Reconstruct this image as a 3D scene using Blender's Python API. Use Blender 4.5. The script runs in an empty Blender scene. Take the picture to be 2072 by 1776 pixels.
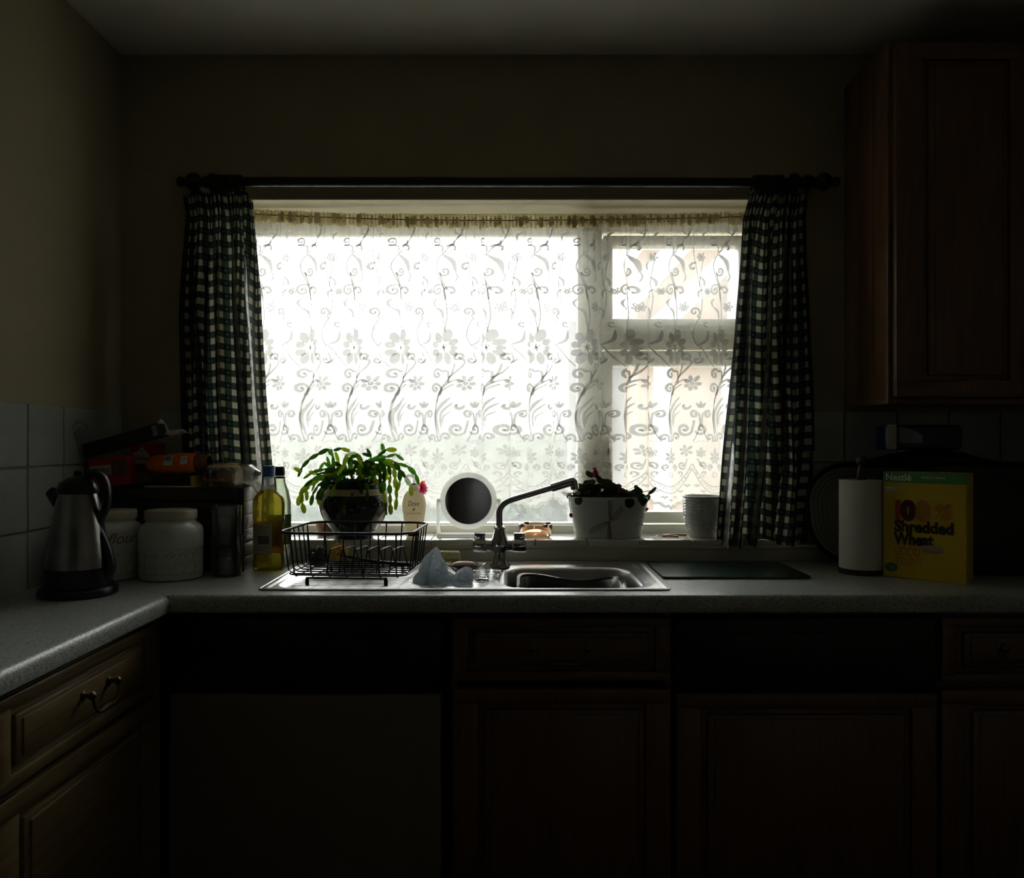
import bpy, bmesh, math, random
from mathutils import Vector, Matrix, noise, Euler
random.seed(7)
SC = bpy.context.scene
COL = SC.collection
PI = math.pi
# ------------------------------------------------------------------ camera, sky, exposure
F, CX, HY, EZ = 1620.0, 1036.0, 895.0, 1.257      # focal length in pixels, horizon row, eye height
cam_d = bpy.data.cameras.new('camera'); cam = bpy.data.objects.new('camera', cam_d); COL.objects.link(cam)
cam.location = (0, 0, EZ); cam.rotation_euler = (PI/2, 0, 0)
cam_d.sensor_width = 36.0; cam_d.lens = F/2072*36.0; cam_d.shift_y = 7/2072; cam_d.clip_start = .02; cam_d.clip_end = 200
SC.camera = cam
world = bpy.data.worlds.new('overcast_sky'); SC.world = world; world.use_nodes = True
wn = world.node_tree.nodes['Background']; wn.inputs[0].default_value = (.97, .985, 1.0, 1); wn.inputs[1].default_value = 12.0
SC.view_settings.view_transform = 'Standard'; SC.view_settings.look = 'None'
SC.view_settings.exposure = 0.0; SC.view_settings.gamma = 1.0; SC.view_settings.use_curve_mapping = False
try: SC.cycles.use_denoising = True
except Exception: pass
pl = bpy.data.lights.new('window_daylight', 'AREA'); pl.shape = 'RECTANGLE'; pl.size = 1.72; pl.size_y = 1.05
pl.cycles.is_portal = True                          # only guides the sky's own light through the window
po = bpy.data.objects.new('window_daylight', pl); COL.objects.link(po); po.location = (-.045, 2.66, 1.48); po.rotation_euler = (-PI/2, 0, 0)

# ------------------------------------------------------------------ helpers
def PX(px, d): return (px-CX)*d/F
def PZ(py, d): return EZ-(py-HY)*d/F
def P(px, py, d): return Vector((PX(px, d), d, PZ(py, d)))
WT = 0.91                                           # worktop height
def DW(py, z=WT): return (EZ-z)*F/(py-HY)
MATW = {}
def link(o, parent=None):
    COL.objects.link(o)
    if parent is not None: o.parent = parent
    return o
def tag(o, label=None, cat=None, group=None, kind=None):
    if label: o['label'] = label
    if cat: o['category'] = cat
    if group: o['group'] = group
    if kind: o['kind'] = kind
    return o
def thing(name, loc, label=None, cat=None, group=None, rz=0.0, kind=None):
    o = bpy.data.objects.new(name, None); o.location = loc; o.rotation_euler = (0, 0, rz); o.empty_display_size = .05
    COL.objects.link(o); MATW[o] = Matrix.Translation(Vector(loc)) @ Matrix.Rotation(rz, 4, 'Z')
    return tag(o, label, cat, group, kind)
def winv(o): return MATW[o].inverted() if o in MATW else Matrix.Identity(4)
def catmull(pts, n=6, closed=False):
    pts = [Vector(p) for p in pts]
    if len(pts) < 3 and not closed:
        return [pts[0].lerp(pts[-1], i/n) for i in range(n+1)]
    out = []; m = len(pts)
    rng = range(m) if closed else range(m-1)
    for i in rng:
        if closed: p0, p1, p2, p3 = pts[i-1], pts[i], pts[(i+1) % m], pts[(i+2) % m]
        else: p0, p1, p2, p3 = pts[max(i-1, 0)], pts[i], pts[i+1], pts[min(i+2, m-1)]
        for k in range(n):
            t = k/n
            out.append(.5*((2*p1)+(p2-p0)*t+(2*p0-5*p1+4*p2-p3)*t*t+(3*p1-p0-3*p2+p3)*t**3))
    if not closed: out.append(pts[-1])
    return out
class MB:
    def __init__(self): self.bm = bmesh.new()
    def box(self, x0, x1, y0, y1, z0, z1, bev=0, seg=2, M=None):
        r = bmesh.ops.create_cube(self.bm, size=1)
        vs = r['verts']
        for v in vs: v.co = Vector(((x0+x1)/2+v.co.x*(x1-x0), (y0+y1)/2+v.co.y*(y1-y0), (z0+z1)/2+v.co.z*(z1-z0)))
        if bev > 0:
            es = list({e for v in vs for e in v.link_edges})
            rb = bmesh.ops.bevel(self.bm, geom=es, offset=bev, segments=seg, affect='EDGES', profile=.5)
            vs = list({v for f in rb['faces'] for v in f.verts} | {v for v in vs if v.is_valid})
        if M is not None:
            for v in vs: v.co = M @ v.co
        return self
    def raw(self, verts, faces):
        vs = [self.bm.verts.new(v) for v in verts]
        for f in faces:
            try: self.bm.faces.new([vs[i] for i in f])
            except ValueError: pass
        return self
    def grid(self, fn, nu, nv, closed_u=False):
        vs = [[self.bm.verts.new(fn(i/(nu if closed_u else nu-1), j/(nv-1))) for i in range(nu)] for j in range(nv)]
        for j in range(nv-1):
            for i in range(nu if closed_u else nu-1):
                k = (i+1) % nu
                self.bm.faces.new((vs[j][i], vs[j][k], vs[j+1][k], vs[j+1][i]))
        return self
    def lathe(self, prof, n=32, c=(0, 0, 0), sx=1, sy=1, M=None, fn=None, power=2.0):
        c = Vector(c); rings = []
        for r, z in prof:
            if r <= 1e-6:
                p = Vector((0, 0, z)); p = (M @ p if M is not None else p)+c
                rings.append([self.bm.verts.new(p)]); continue
            ring = []
            for i in range(n):
                a = 2*PI*i/n; ca, sa = math.cos(a), math.sin(a)
                if power != 2.0:
                    k = (abs(ca)**power+abs(sa)**power)**(-1/power); ca *= k; sa *= k
                rr = fn(r, a, z) if fn else r
                p = Vector((rr*ca*sx, rr*sa*sy, z)); p = (M @ p if M is not None else p)+c
                ring.append(self.bm.verts.new(p))
            rings.append(ring)
        for a, b in zip(rings, rings[1:]):
            for i in range(n):
                j = (i+1) % n
                if len(a) == 1 and len(b) == 1: continue
                if len(a) == 1: self.bm.faces.new((a[0], b[j], b[i]))
                elif len(b) == 1: self.bm.faces.new((a[i], a[j], b[0]))
                else: self.bm.faces.new((a[i], a[j], b[j], b[i]))
        return self
    def tube(self, pts, r, n=8, closed=False, flat=1.0):
        pts = [Vector(p) for p in pts]; m = len(pts)
        rad = r if isinstance(r, (list, tuple)) else [r]*m
        ts = []
        for i in range(m):
            a = pts[i-1] if (i > 0 or closed) else pts[i]; b = pts[(i+1) % m] if (i < m-1 or closed) else pts[i]
            t = b-a; ts.append(t.normalized() if t.length > 1e-9 else Vector((0, 0, 1)))
        up = Vector((0, 0, 1)) if abs(ts[0].z) < .9 else Vector((1, 0, 0))
        nrm = (up-ts[0]*up.dot(ts[0])).normalized(); rings = []
        for i in range(m):
            nrm = nrm-ts[i]*nrm.dot(ts[i])
            nrm = nrm.normalized() if nrm.length > 1e-6 else ts[i].orthogonal().normalized()
            bi = ts[i].cross(nrm)
            rings.append([self.bm.verts.new(pts[i]+(nrm*math.cos(2*PI*k/n)+bi*math.sin(2*PI*k/n)*flat)*rad[i]) for k in range(n)])
        for i in range(m if closed else m-1):
            a, b = rings[i], rings[(i+1) % m]
            for k in range(n): self.bm.faces.new((a[k], a[(k+1) % n], b[(k+1) % n], b[k]))
        if not closed:
            self.bm.faces.new(rings[0][::-1]); self.bm.faces.new(rings[-1])
        return self
    def prism(self, poly, axis, a0, a1, bev=0):
        """extrude a 2D polygon: axis 'x' -> poly (y,z), 'y' -> (x,z), 'z' -> (x,y)"""
        def mk(p, a):
            return {'x': (a, p[0], p[1]), 'y': (p[0], a, p[1]), 'z': (p[0], p[1], a)}[axis]
        A = [self.bm.verts.new(mk(p, a0)) for p in poly]; B = [self.bm.verts.new(mk(p, a1)) for p in poly]
        n = len(poly)
        for i in range(n): self.bm.faces.new((A[i], A[(i+1) % n], B[(i+1) % n], B[i]))
        self.bm.faces.new(A[::-1]); self.bm.faces.new(B)
        return self
    def build(self, name, mat, parent=None, smooth=True, angle=40, uv=None, local=False):
        bm = self.bm
        bmesh.ops.recalc_face_normals(bm, faces=bm.faces[:])
        if parent is not None and not local: bm.transform(winv(parent))
        me = bpy.data.meshes.new(name); bm.to_mesh(me); bm.free()
        if mat is not None: me.materials.append(mat)
        if smooth:
            me.polygons.foreach_set('use_smooth', [True]*len(me.polygons))
            try: me.set_sharp_from_angle(angle=math.radians(angle))
            except Exception: pass
        o = bpy.data.objects.new(name, me); link(o, parent)
        if parent is not None and parent in MATW: MATW[o] = MATW[parent]
        return o
def struct(mb, name, mat, **k):
    o = mb.build(name, mat, smooth=k.get('smooth', False)); o['kind'] = 'structure'; return o
def place(mesh, name, parent, Mw):
    o = bpy.data.objects.new(name, mesh); link(o, parent); o.matrix_basis = winv(parent) @ Mw; return o
def mesh_of(mb, name, mat, smooth=True):
    o = mb.build(name, mat, smooth=smooth); me = o.data; bpy.data.objects.remove(o); return me
def text_geo(body, size, offset=0.0, extrude=0.0002, align='LEFT', shear=0.0, res=3, width=None):
    cu = bpy.data.curves.new('lettering', 'FONT'); cu.body = body; cu.size = size; cu.offset = offset; cu.extrude = extrude
    cu.align_x = align; cu.shear = shear; cu.resolution_u = res
    o = bpy.data.objects.new('lettering', cu); COL.objects.link(o)
    dg = bpy.context.evaluated_depsgraph_get(); dg.update()
    me = bpy.data.meshes.new_from_object(o.evaluated_get(dg))
    vs = [v.co.copy() for v in me.vertices]; fs = [tuple(p.vertices) for p in me.polygons]
    bpy.data.objects.remove(o); bpy.data.curves.remove(cu); bpy.data.meshes.remove(me)
    if width and vs:
        w = max(v.x for v in vs)-min(v.x for v in vs); k = width/w
        for v in vs: v.x *= k
    return vs, fs
def lettering(body, size, mat, parent, M=None, fn=None, name='lettering', **k):
    vs, fs = text_geo(body, size, **k)
    vs = [(fn(v) if fn else M @ v) for v in vs]
    mb = MB(); mb.raw(vs, fs)
    return mb.build(name, mat, parent, smooth=False)

# ------------------------------------------------------------------ materials
MATS = {}
class N:
    def __init__(self, m): self.t = m.node_tree; self.n = self.t.nodes; self.l = self.t.links
    def new(self, ty, **kw):
        nd = self.n.new(ty)
        for k, v in kw.items():
            if k in ('operation', 'blend_type', 'data_type', 'wave_type', 'bands_direction', 'feature', 'distribution'): setattr(nd, k, v)
        return nd
    def link(self, a, b): self.l.new(a, b)
    def math(self, op, a, b=None, c=None):
        nd = self.n.new('ShaderNodeMath'); nd.operation = op
        for i, x in enumerate((a, b, c)):
            if x is None: continue
            if isinstance(x, (int, float)): nd.inputs[i].default_value = x
            else: self.l.new(x, nd.inputs[i])
        return nd.outputs[0]
    def mix(self, fac, a, b):
        nd = self.n.new('ShaderNodeMix'); nd.data_type = 'RGBA'
        for s, x in ((nd.inputs[0], fac), (nd.inputs[6], a), (nd.inputs[7], b)):
            if isinstance(x, (int, float)): s.default_value = x
            elif isinstance(x, tuple): s.default_value = (*x[:3], 1)
            else: self.l.new(x, s)
        return nd.outputs[2]
    def ramp(self, fac, stops):
        nd = self.n.new('ShaderNodeValToRGB'); self.l.new(fac, nd.inputs[0]); e = nd.color_ramp.elements
        while len(e) < len(stops): e.new(.5)
        for x, (p, c) in zip(e, stops): x.position = p; x.color = (*c, 1)
        return nd.outputs[0]
def mat(name, col, rough=.5, metal=0.0, var=.12, scale=20.0, bump=0.0, bscale=None, trans=0.0, ior=1.45, coat=0.0, spec=None, sss=0.0, stretch=None, aniso=0.0):
    if name in MATS: return MATS[name]
    m = bpy.data.materials.new(name); m.use_nodes = True; k = N(m); b = k.n['Principled BSDF']
    tc = k.new('ShaderNodeTexCoord'); src = tc.outputs['Object']
    if stretch:
        mp = k.new('ShaderNodeMapping'); mp.inputs['Scale'].default_value = stretch; k.link(src, mp.inputs[0]); src = mp.outputs[0]
    nz = k.new('ShaderNodeTexNoise'); nz.inputs['Scale'].default_value = scale; nz.inputs['Detail'].default_value = 5; k.link(src, nz.inputs['Vector'])
    lo = tuple(max(0, c*(1-var)) for c in col); hi = tuple(min(1, c*(1+var)) for c in col)
    k.link(k.ramp(nz.outputs[0], [(.3, lo), (.7, hi)]), b.inputs['Base Color'])
    b.inputs['Roughness'].default_value = rough; b.inputs['Metallic'].default_value = metal; b.inputs['IOR'].default_value = ior
    b.inputs['Transmission Weight'].default_value = trans; b.inputs['Coat Weight'].default_value = coat
    if spec is not None: b.inputs['Specular IOR Level'].default_value = spec
    if aniso: b.inputs['Anisotropic'].default_value = aniso
    if bump:
        bp = k.new('ShaderNodeBump'); bp.inputs['Strength'].default_value = bump; bp.inputs['Distance'].default_value = .002
        n2 = k.new('ShaderNodeTexNoise'); n2.inputs['Scale'].default_value = bscale or scale*3; n2.inputs['Detail'].default_value = 3; k.link(src, n2.inputs['Vector'])
        k.link(n2.outputs[0], bp.inputs['Height']); k.link(bp.outputs[0], b.inputs['Normal'])
    MATS[name] = m; return m
def cloth_mat(name, col, col2=None, transp=0.0, transl=.5, tcol=None, scale=80.0):
    """woven or leafy sheet: part opaque, part translucent, part open"""
    if name in MATS: return MATS[name]
    m = bpy.data.materials.new(name); m.use_nodes = True; k = N(m); k.n.remove(k.n['Principled BSDF']); out = k.n['Material Output']
    tc = k.new('ShaderNodeTexCoord'); nz = k.new('ShaderNodeTexNoise'); nz.inputs['Scale'].default_value = scale; k.link(tc.outputs['Object'], nz.inputs['Vector'])
    c = k.ramp(nz.outputs[0], [(.3, col), (.7, col2 or tuple(min(1, x*1.1) for x in col))])
    d = k.new('ShaderNodeBsdfDiffuse'); t = k.new('ShaderNodeBsdfTranslucent'); k.link(c, d.inputs[0])
    if tcol: t.inputs[0].default_value = (*tcol, 1)
    else: k.link(c, t.inputs[0])
    mx = k.new('ShaderNodeMixShader'); mx.inputs[0].default_value = transl; k.link(d.outputs[0], mx.inputs[1]); k.link(t.outputs[0], mx.inputs[2])
    sh = mx.outputs[0]
    if transp > 0:
        tr = k.new('ShaderNodeBsdfTransparent'); m2 = k.new('ShaderNodeMixShader'); m2.inputs[0].default_value = transp
        k.link(sh, m2.inputs[1]); k.link(tr.outputs[0], m2.inputs[2]); sh = m2.outputs[0]
    k.link(sh, out.inputs[0]); MATS[name] = m; return m
def film_mat(name, col, haze=0.0, rough=.03, gloss=1.0, hcol=(.9, .9, .9), hscale=9.0, ior=1.45):
    """thin clear sheet or liquid-filled wall: tinted see-through, a fresnel gloss and a little haze"""
    if name in MATS: return MATS[name]
    m = bpy.data.materials.new(name); m.use_nodes = True; k = N(m); k.n.remove(k.n['Principled BSDF']); out = k.n['Material Output']
    tr = k.new('ShaderNodeBsdfTransparent'); tr.inputs[0].default_value = (*col, 1)
    sh = tr.outputs[0]
    if haze > 0:
        tl = k.new('ShaderNodeBsdfTranslucent'); tl.inputs[0].default_value = (*hcol, 1)
        tc = k.new('ShaderNodeTexCoord'); nz = k.new('ShaderNodeTexNoise'); nz.inputs['Scale'].default_value = hscale; nz.inputs['Detail'].default_value = 6; k.link(tc.outputs['Object'], nz.inputs['Vector'])
        f = k.math('MULTIPLY', k.math('ADD', nz.outputs[0], .5), haze)
        mh = k.new('ShaderNodeMixShader'); k.link(f, mh.inputs[0]); k.link(sh, mh.inputs[1]); k.link(tl.outputs[0], mh.inputs[2]); sh = mh.outputs[0]
    gl = k.new('ShaderNodeBsdfGlossy'); gl.inputs['Roughness'].default_value = rough
    fr = k.new('ShaderNodeFresnel'); fr.inputs[0].default_value = ior
    mg = k.new('ShaderNodeMixShader'); k.link(k.math('MULTIPLY', fr.outputs[0], gloss), mg.inputs[0]); k.link(sh, mg.inputs[1]); k.link(gl.outputs[0], mg.inputs[2])
    k.link(mg.outputs[0], out.inputs[0]); MATS[name] = m; return m
def wood_mat(name, c0, c1, rough=.35, axis='Z', scale=14.0, coat=.25):
    if name in MATS: return MATS[name]
    m = bpy.data.materials.new(name); m.use_nodes = True; k = N(m); b = k.n['Principled BSDF']
    tc = k.new('ShaderNodeTexCoord'); mp = k.new('ShaderNodeMapping')
    st = {'Z': (6, 6, .35), 'X': (.35, 6, 6), 'Y': (6, .35, 6)}[axis]; mp.inputs['Scale'].default_value = st
    k.link(tc.outputs['Object'], mp.inputs[0])
    nz = k.new('ShaderNodeTexNoise'); nz.inputs['Scale'].default_value = scale; nz.inputs['Detail'].default_value = 8; nz.inputs['Roughness'].default_value = .65; k.link(mp.outputs[0], nz.inputs['Vector'])
    k.link(k.ramp(nz.outputs[0], [(.28, c0), (.72, c1)]), b.inputs['Base Color'])
    b.inputs['Roughness'].default_value = rough; b.inputs['Coat Weight'].default_value = coat; b.inputs['Coat Roughness'].default_value = .2
    bp = k.new('ShaderNodeBump'); bp.inputs['Strength'].default_value = .15; bp.inputs['Distance'].default_value = .001; k.link(nz.outputs[0], bp.inputs['Height']); k.link(bp.outputs[0], b.inputs['Normal'])
    MATS[name] = m; return m
def worktop_mat():
    m = bpy.data.materials.new('speckled_laminate'); m.use_nodes = True; k = N(m); b = k.n['Principled BSDF']
    tc = k.new('ShaderNodeTexCoord'); v = k.new('ShaderNodeTexVoronoi'); v.inputs['Scale'].default_value = 520; k.link(tc.outputs['Object'], v.inputs['Vector'])
    sp = k.new('ShaderNodeSeparateColor'); k.link(v.outputs['Color'], sp.inputs[0])
    c = k.ramp(sp.outputs[0], [(0.0, (.07, .075, .07)), (.12, (.10, .105, .098)), (.16, (.30, .32, .295)), (.6, (.39, .415, .385)), (1.0, (.58, .61, .565))])
    nz = k.new('ShaderNodeTexNoise'); nz.inputs['Scale'].default_value = 60; k.link(tc.outputs['Object'], nz.inputs['Vector'])
    k.link(k.mix(k.math('MULTIPLY', nz.outputs[0], .35), c, (.40, .43, .40)), b.inputs['Base Color'])
    b.inputs['Roughness'].default_value = .34; b.inputs['Specular IOR Level'].default_value = .45
    MATS['worktop'] = m; return m
def gingham_mat():
    m = bpy.data.materials.new('green_gingham'); m.use_nodes = True; k = N(m); k.n.remove(k.n['Principled BSDF']); out = k.n['Material Output']
    uv = k.new('ShaderNodeUVMap'); sp = k.new('ShaderNodeSeparateXYZ'); k.link(uv.outputs[0], sp.inputs[0])
    p = .0372
    fu = k.math('FRACT', k.math('DIVIDE', sp.outputs[0], p)); fv = k.math('FRACT', k.math('DIVIDE', sp.outputs[1], p))
    a = k.math('LESS_THAN', fu, .56); b = k.math('LESS_THAN', fv, .52)
    both = k.math('MULTIPLY', a, b); one = k.math('MAXIMUM', a, b)
    # small woven motif in the dark squares
    du = k.math('ABSOLUTE', k.math('SUBTRACT', fu, .28)); dv = k.math('ABSOLUTE', k.math('SUBTRACT', fv, .26))
    mot = k.math('MULTIPLY', k.math('LESS_THAN', k.math('ADD', du, dv), .11), both)
    c = k.mix(one, (.52, .485, .35), (.048, .068, .050)); c = k.mix(both, c, (.010, .020, .014)); c = k.mix(mot, c, (.075, .095, .085))
    nz = k.new('ShaderNodeTexNoise'); nz.inputs['Scale'].default_value = 900; k.link(uv.outputs[0], nz.inputs['Vector'])
    c = k.mix(k.math('MULTIPLY', nz.outputs[0], .25), c, (.03, .04, .035))
    d = k.new('ShaderNodeBsdfDiffuse'); t = k.new('ShaderNodeBsdfTranslucent'); k.link(c, d.inputs[0]); k.link(c, t.inputs[0])
    mx = k.new('ShaderNodeMixShader'); mx.inputs[0].default_value = .22; k.link(d.outputs[0], mx.inputs[1]); k.link(t.outputs[0], mx.inputs[2])
    gl = k.new('ShaderNodeBsdfGlossy'); gl.inputs['Roughness'].default_value = .45; lw = k.new('ShaderNodeFresnel'); lw.inputs[0].default_value = 1.3
    mg = k.new('ShaderNodeMixShader'); k.link(k.math('MULTIPLY', lw.outputs[0], .35), mg.inputs[0]); k.link(mx.outputs[0], mg.inputs[1]); k.link(gl.outputs[0], mg.inputs[2])
    k.link(mg.outputs[0], out.inputs[0]); MATS['gingham'] = m; return m
M_ = dict(
    wall=mat('olive_cream_wall_paint', (.33, .285, .18), .85, var=.06, scale=6, bump=.15, bscale=160),
    ceil=mat('ceiling_paint', (.60, .57, .48), .9, var=.05, scale=5, bump=.1, bscale=120),
    dim=mat('cream_room_wallpaper', (.64, .60, .51), .9, var=.15, scale=8),
    floor=mat('brown_vinyl_floor', (.10, .08, .06), .5, var=.3, scale=9),
    reveal=mat('cream_gloss_plaster', (.80, .73, .52), .45, var=.06, scale=8, bump=.12, bscale=60),
    frame=mat('off_white_window_paint', (.88, .86, .74), .3, var=.04, scale=10),
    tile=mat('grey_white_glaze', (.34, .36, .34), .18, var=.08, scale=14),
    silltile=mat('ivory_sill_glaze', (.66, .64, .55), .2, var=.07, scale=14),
    grout=mat('grout', (.22, .22, .19), .9, var=.2, scale=60),
    upstand=mat('cream_painted_board', (.55, .53, .42), .4, var=.06, scale=12),
    steel=mat('brushed_steel', (.60, .60, .59), .30, 1.0, var=.05, scale=30, stretch=(1, 12, 12)),
    chrome=mat('chrome', (.66, .67, .68), .07, 1.0, var=.03),
    blackwire=mat('black_coated_wire', (.012, .012, .013), .35, var=.2),
    rubber=mat('black_rubber', (.01, .01, .01), .6),
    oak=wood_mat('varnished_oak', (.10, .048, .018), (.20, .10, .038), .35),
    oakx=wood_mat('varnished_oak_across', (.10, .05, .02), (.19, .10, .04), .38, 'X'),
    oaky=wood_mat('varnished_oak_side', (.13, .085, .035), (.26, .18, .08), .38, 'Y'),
    darkwood=wood_mat('dark_stained_wood', (.010, .006, .004), (.03, .017, .010), .35, 'X'),
    slatwood=wood_mat('brown_bin_wood', (.07, .045, .022), (.15, .10, .05), .45, 'Y'),
    ebony=mat('black_stained_pole', (.012, .010, .009), .3, var=.3, scale=12, stretch=(.2, 4, 4)),
    black=mat('black_plastic', (.010, .010, .011), .3, var=.15),
    blackteal=mat('black_teal_panel', (.010, .016, .017), .25, var=.1),
    cream=mat('cream_enamel', (.22, .19, .12), .4, var=.05),
    brass=mat('aged_brass', (.20, .16, .10), .3, 1.0, var=.2, scale=80),
    white=mat('white_plastic', (.80, .80, .78), .3, var=.03),
    ivory=mat('ivory_plastic', (.86, .80, .66), .35, var=.03),
    ceramic=mat('white_glazed_ceramic', (.62, .64, .61), .16, var=.04, coat=.4),
    lid=mat('beige_lid', (.46, .42, .32), .4, var=.08),
    brown=mat('brown_print', (.20, .11, .06), .6),
    greyprint=mat('grey_print', (.25, .23, .2), .6),
    glass=mat('clear_glass', (1, 1, 1), .01, trans=1.0, var=0, ior=1.45),
    amber=mat('amber_glass', (.95, .70, .52), .03, trans=1.0, var=.05, ior=1.45),
    mirror=mat('silvered_mirror', (.82, .82, .80), .01, 1.0, var=0),
    greenglass=mat('green_glass_board', (.006, .030, .023), .20, var=.1, spec=.9),
)
M_['worktop'] = worktop_mat(); M_['gingham'] = gingham_mat()
M_['pane'] = film_mat('misted_window_glass', (.95, .96, .95), haze=.06, rough=.02, hcol=(.85, .88, .88), hscale=14)
M_['whitetl'] = cloth_mat('thin_white_plastic', (.90, .90, .88), transl=.65, scale=20)
M_['ivorytl'] = cloth_mat('ivory_bottle_plastic', (.80, .73, .58), transl=.4, scale=20)
M_['tumbler'] = film_mat('tumbler_glass', (.96, .97, .96), haze=.045, rough=.02, gloss=1.5)
M_['gather'] = cloth_mat('bunched_net', (.50, .43, .24), (.62, .54, .33), transp=.12, transl=.4, scale=300)
M_['net'] = cloth_mat('sheer_net', (.88, .87, .80), transp=.60, transl=.62, scale=300)
M_['netdense'] = cloth_mat('gathered_net', (.80, .72, .46), transp=.22, transl=.5, scale=300)
M_['lace'] = cloth_mat('lace_thread', (.80, .79, .76), transp=.02, transl=.35, scale=400)
M_['laceline'] = cloth_mat('lace_outline_thread', (.80, .79, .76), transp=.015, transl=.34, scale=400)
# ------------------------------------------------------------------ the room
WY = 2.36                      # face of the window wall
XL, XR, YB, ZC = -1.153, 1.75, -1.5, 2.40
OX0, OX1 = -.885, .795         # window opening
OZ0, OZ1 = .955, PZ(402, WY)
FY = 2.515                     # inner face of the window frame
w = MB()
w.box(XL-.2, OX0, WY, WY+.30, 0, ZC); w.box(OX1, XR+.2, WY, WY+.30, 0, ZC)
w.box(OX0, OX1, WY, WY+.30, OZ1, ZC); w.box(OX0, OX1, WY, WY+.30, 0, OZ0)
wall_back = struct(w, 'wall_back', M_['wall']); MATW[wall_back] = Matrix.Identity(4)
# painted reveal lining with a small rounded bead against the frame
rv = MB(); rv.box(OX0, OX1, WY-.001, FY+.03, OZ1-.004, OZ1); rv.box(OX0, OX0+.004, WY-.001, FY+.03, OZ0, OZ1-.004); rv.box(OX1-.004, OX1, WY-.001, FY+.03, OZ0, OZ1-.004)
rv.tube([(OX0, FY-.004, OZ1-.007), (OX1, FY-.004, OZ1-.007)], .008, 8)
o = rv.build('window_reveal', M_['reveal'], wall_back)
wall_left = struct(MB().box(XL-.15, XL, YB-.1, WY, 0, ZC), 'wall_left', M_['wall']); MATW[wall_left] = Matrix.Identity(4)
struct(MB().box(XR, XR+.15, YB-.1, WY, 0, ZC), 'wall_right', M_['dim'])
struct(MB().box(XL-.15, XR+.15, YB-.15, YB, 0, ZC), 'wall_front', M_['dim'])
struct(MB().box(XL-.2, XR+.2, YB-.15, WY+.3, -.1, 0), 'floor', M_['floor'])
struct(MB().box(XL-.2, XR+.2, YB-.15, WY+.3, ZC, ZC+.1), 'ceiling', M_['ceil'])

# glazed wall tiles, 150 mm, three courses; one part each
T = .1525; TT = PZ(831, WY)
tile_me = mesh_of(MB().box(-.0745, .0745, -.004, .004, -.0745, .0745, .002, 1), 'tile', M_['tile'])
def tile_wall(parent, pts, M):
    for p in pts: place(tile_me, 'tile', parent, Matrix.Translation(p) @ M)
pts = []
for r in range(3):
    zc = TT-T/2-r*T
    x = PX(1708, WY)-T/2-T*1.0
    for c in range(7):
        xc = PX(1708, WY)+T*(c-.5)
        if xc+T/2 < XR and xc-T/2 > OX1-.06: pts.append(Vector((xc, WY-.004, zc)))
    for c in range(2):
        xc = OX0-.004-T*(c+.5)
        if xc-T/2 > XL-.04: pts.append(Vector((xc, WY-.004, zc)))
tile_wall(wall_back, pts, Matrix.Identity(4))
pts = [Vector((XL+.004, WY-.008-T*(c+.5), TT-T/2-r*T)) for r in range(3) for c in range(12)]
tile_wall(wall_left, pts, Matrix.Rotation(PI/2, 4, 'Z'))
# a faded wheat-sheaf print on one tile of the left wall
sp = MB(); ty = WY-.008-T*1.5; tz = TT-T/2
for k in range(9):
    a = (k-4)*.16
    sp.tube([(XL+.0085, ty+.004*(k-4)*.3, tz-.045), (XL+.0085, ty+math.sin(a)*.05, tz-.045+math.cos(a)*.07)], .0018, 5)
    sp.lathe([(0, -.008), (.005, 0), (0, .010)], 6, (XL+.009, ty+math.sin(a)*.055, tz-.04+math.cos(a)*.078), .3, 1)
sp.build('wheat_print', M_['greyprint'], wall_left)

# tiled sill
SZ = PZ(1092, 2.335)           # top of the sill tiles
sill = struct(MB().box(OX0+.001, OX1-.001, 2.345, FY+.002, SZ-.024, SZ-.006), 'trim_1', M_['grout']); MATW[sill] = Matrix.Identity(4)
x0 = PX(1189, 2.335)
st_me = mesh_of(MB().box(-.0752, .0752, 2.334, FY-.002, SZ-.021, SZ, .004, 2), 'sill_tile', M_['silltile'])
for k in range(-8, 5):
    xa, xb = x0+k*T, x0+(k+1)*T
    if xb > OX1+.075 or xa < OX0-.075: continue
    if xa > OX0 and xb < OX1: place(st_me, 'tile', sill, Matrix.Translation(((xa+xb)/2, 0, 0)))
    else:
        xa = max(xa, OX0); xb = min(xb, OX1)
        MB().box(xa+.001, xb-.001, 2.334, FY-.002, SZ-.021, SZ, .004, 2).build('tile', M_['silltile'], sill)
# cream upstand behind the worktop
up = MB(); up.box(XL+.012, XR, 2.338, WY, WT, WT+.040, .003); up.box(XL+.012, XR, 2.332, WY, WT+.036, WT+.046, .004, 3)
struct(up, 'trim_2', M_['upstand'], smooth=True)

# ------------------------------------------------------------------ window
win = thing('window_1', (-.045, FY, SZ), 'white painted window with wide fixed pane and side casement', None, kind='structure')
GY = 2.545
def gx(px): return PX(px, GY)
def gz(py): return PZ(py, GY)
zt, zb = OZ1-.004, SZ-.004
gl0, gl1 = OX0+.062, gx(1168); gr0, gr1 = gx(1237), gx(1488)
mA, mB = gl1+.012, gr0-.034
fr = MB()
fr.box(OX0+.004, OX1-.004, FY, FY+.07, gz(474), zt, .003); fr.box(OX0+.004, OX1-.004, FY, FY+.07, zb, gz(1060), .003)
fr.box(OX0+.004, gl0-.010, FY, FY+.07, zb, zt, .003); fr.box(gr1+.030, OX1-.004, FY, FY+.07, zb, zt, .003)
fr.box(gl1+.010, gr0-.032, FY, FY+.07, zb, zt, .003)
fr.box(gr0-.034, gr1+.032, FY+.002, FY+.07, gz(708), gz(676), .003)
fr.build('frame', M_['frame'], win)
bd = MB()      # glazing bead of the fixed pane
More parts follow.
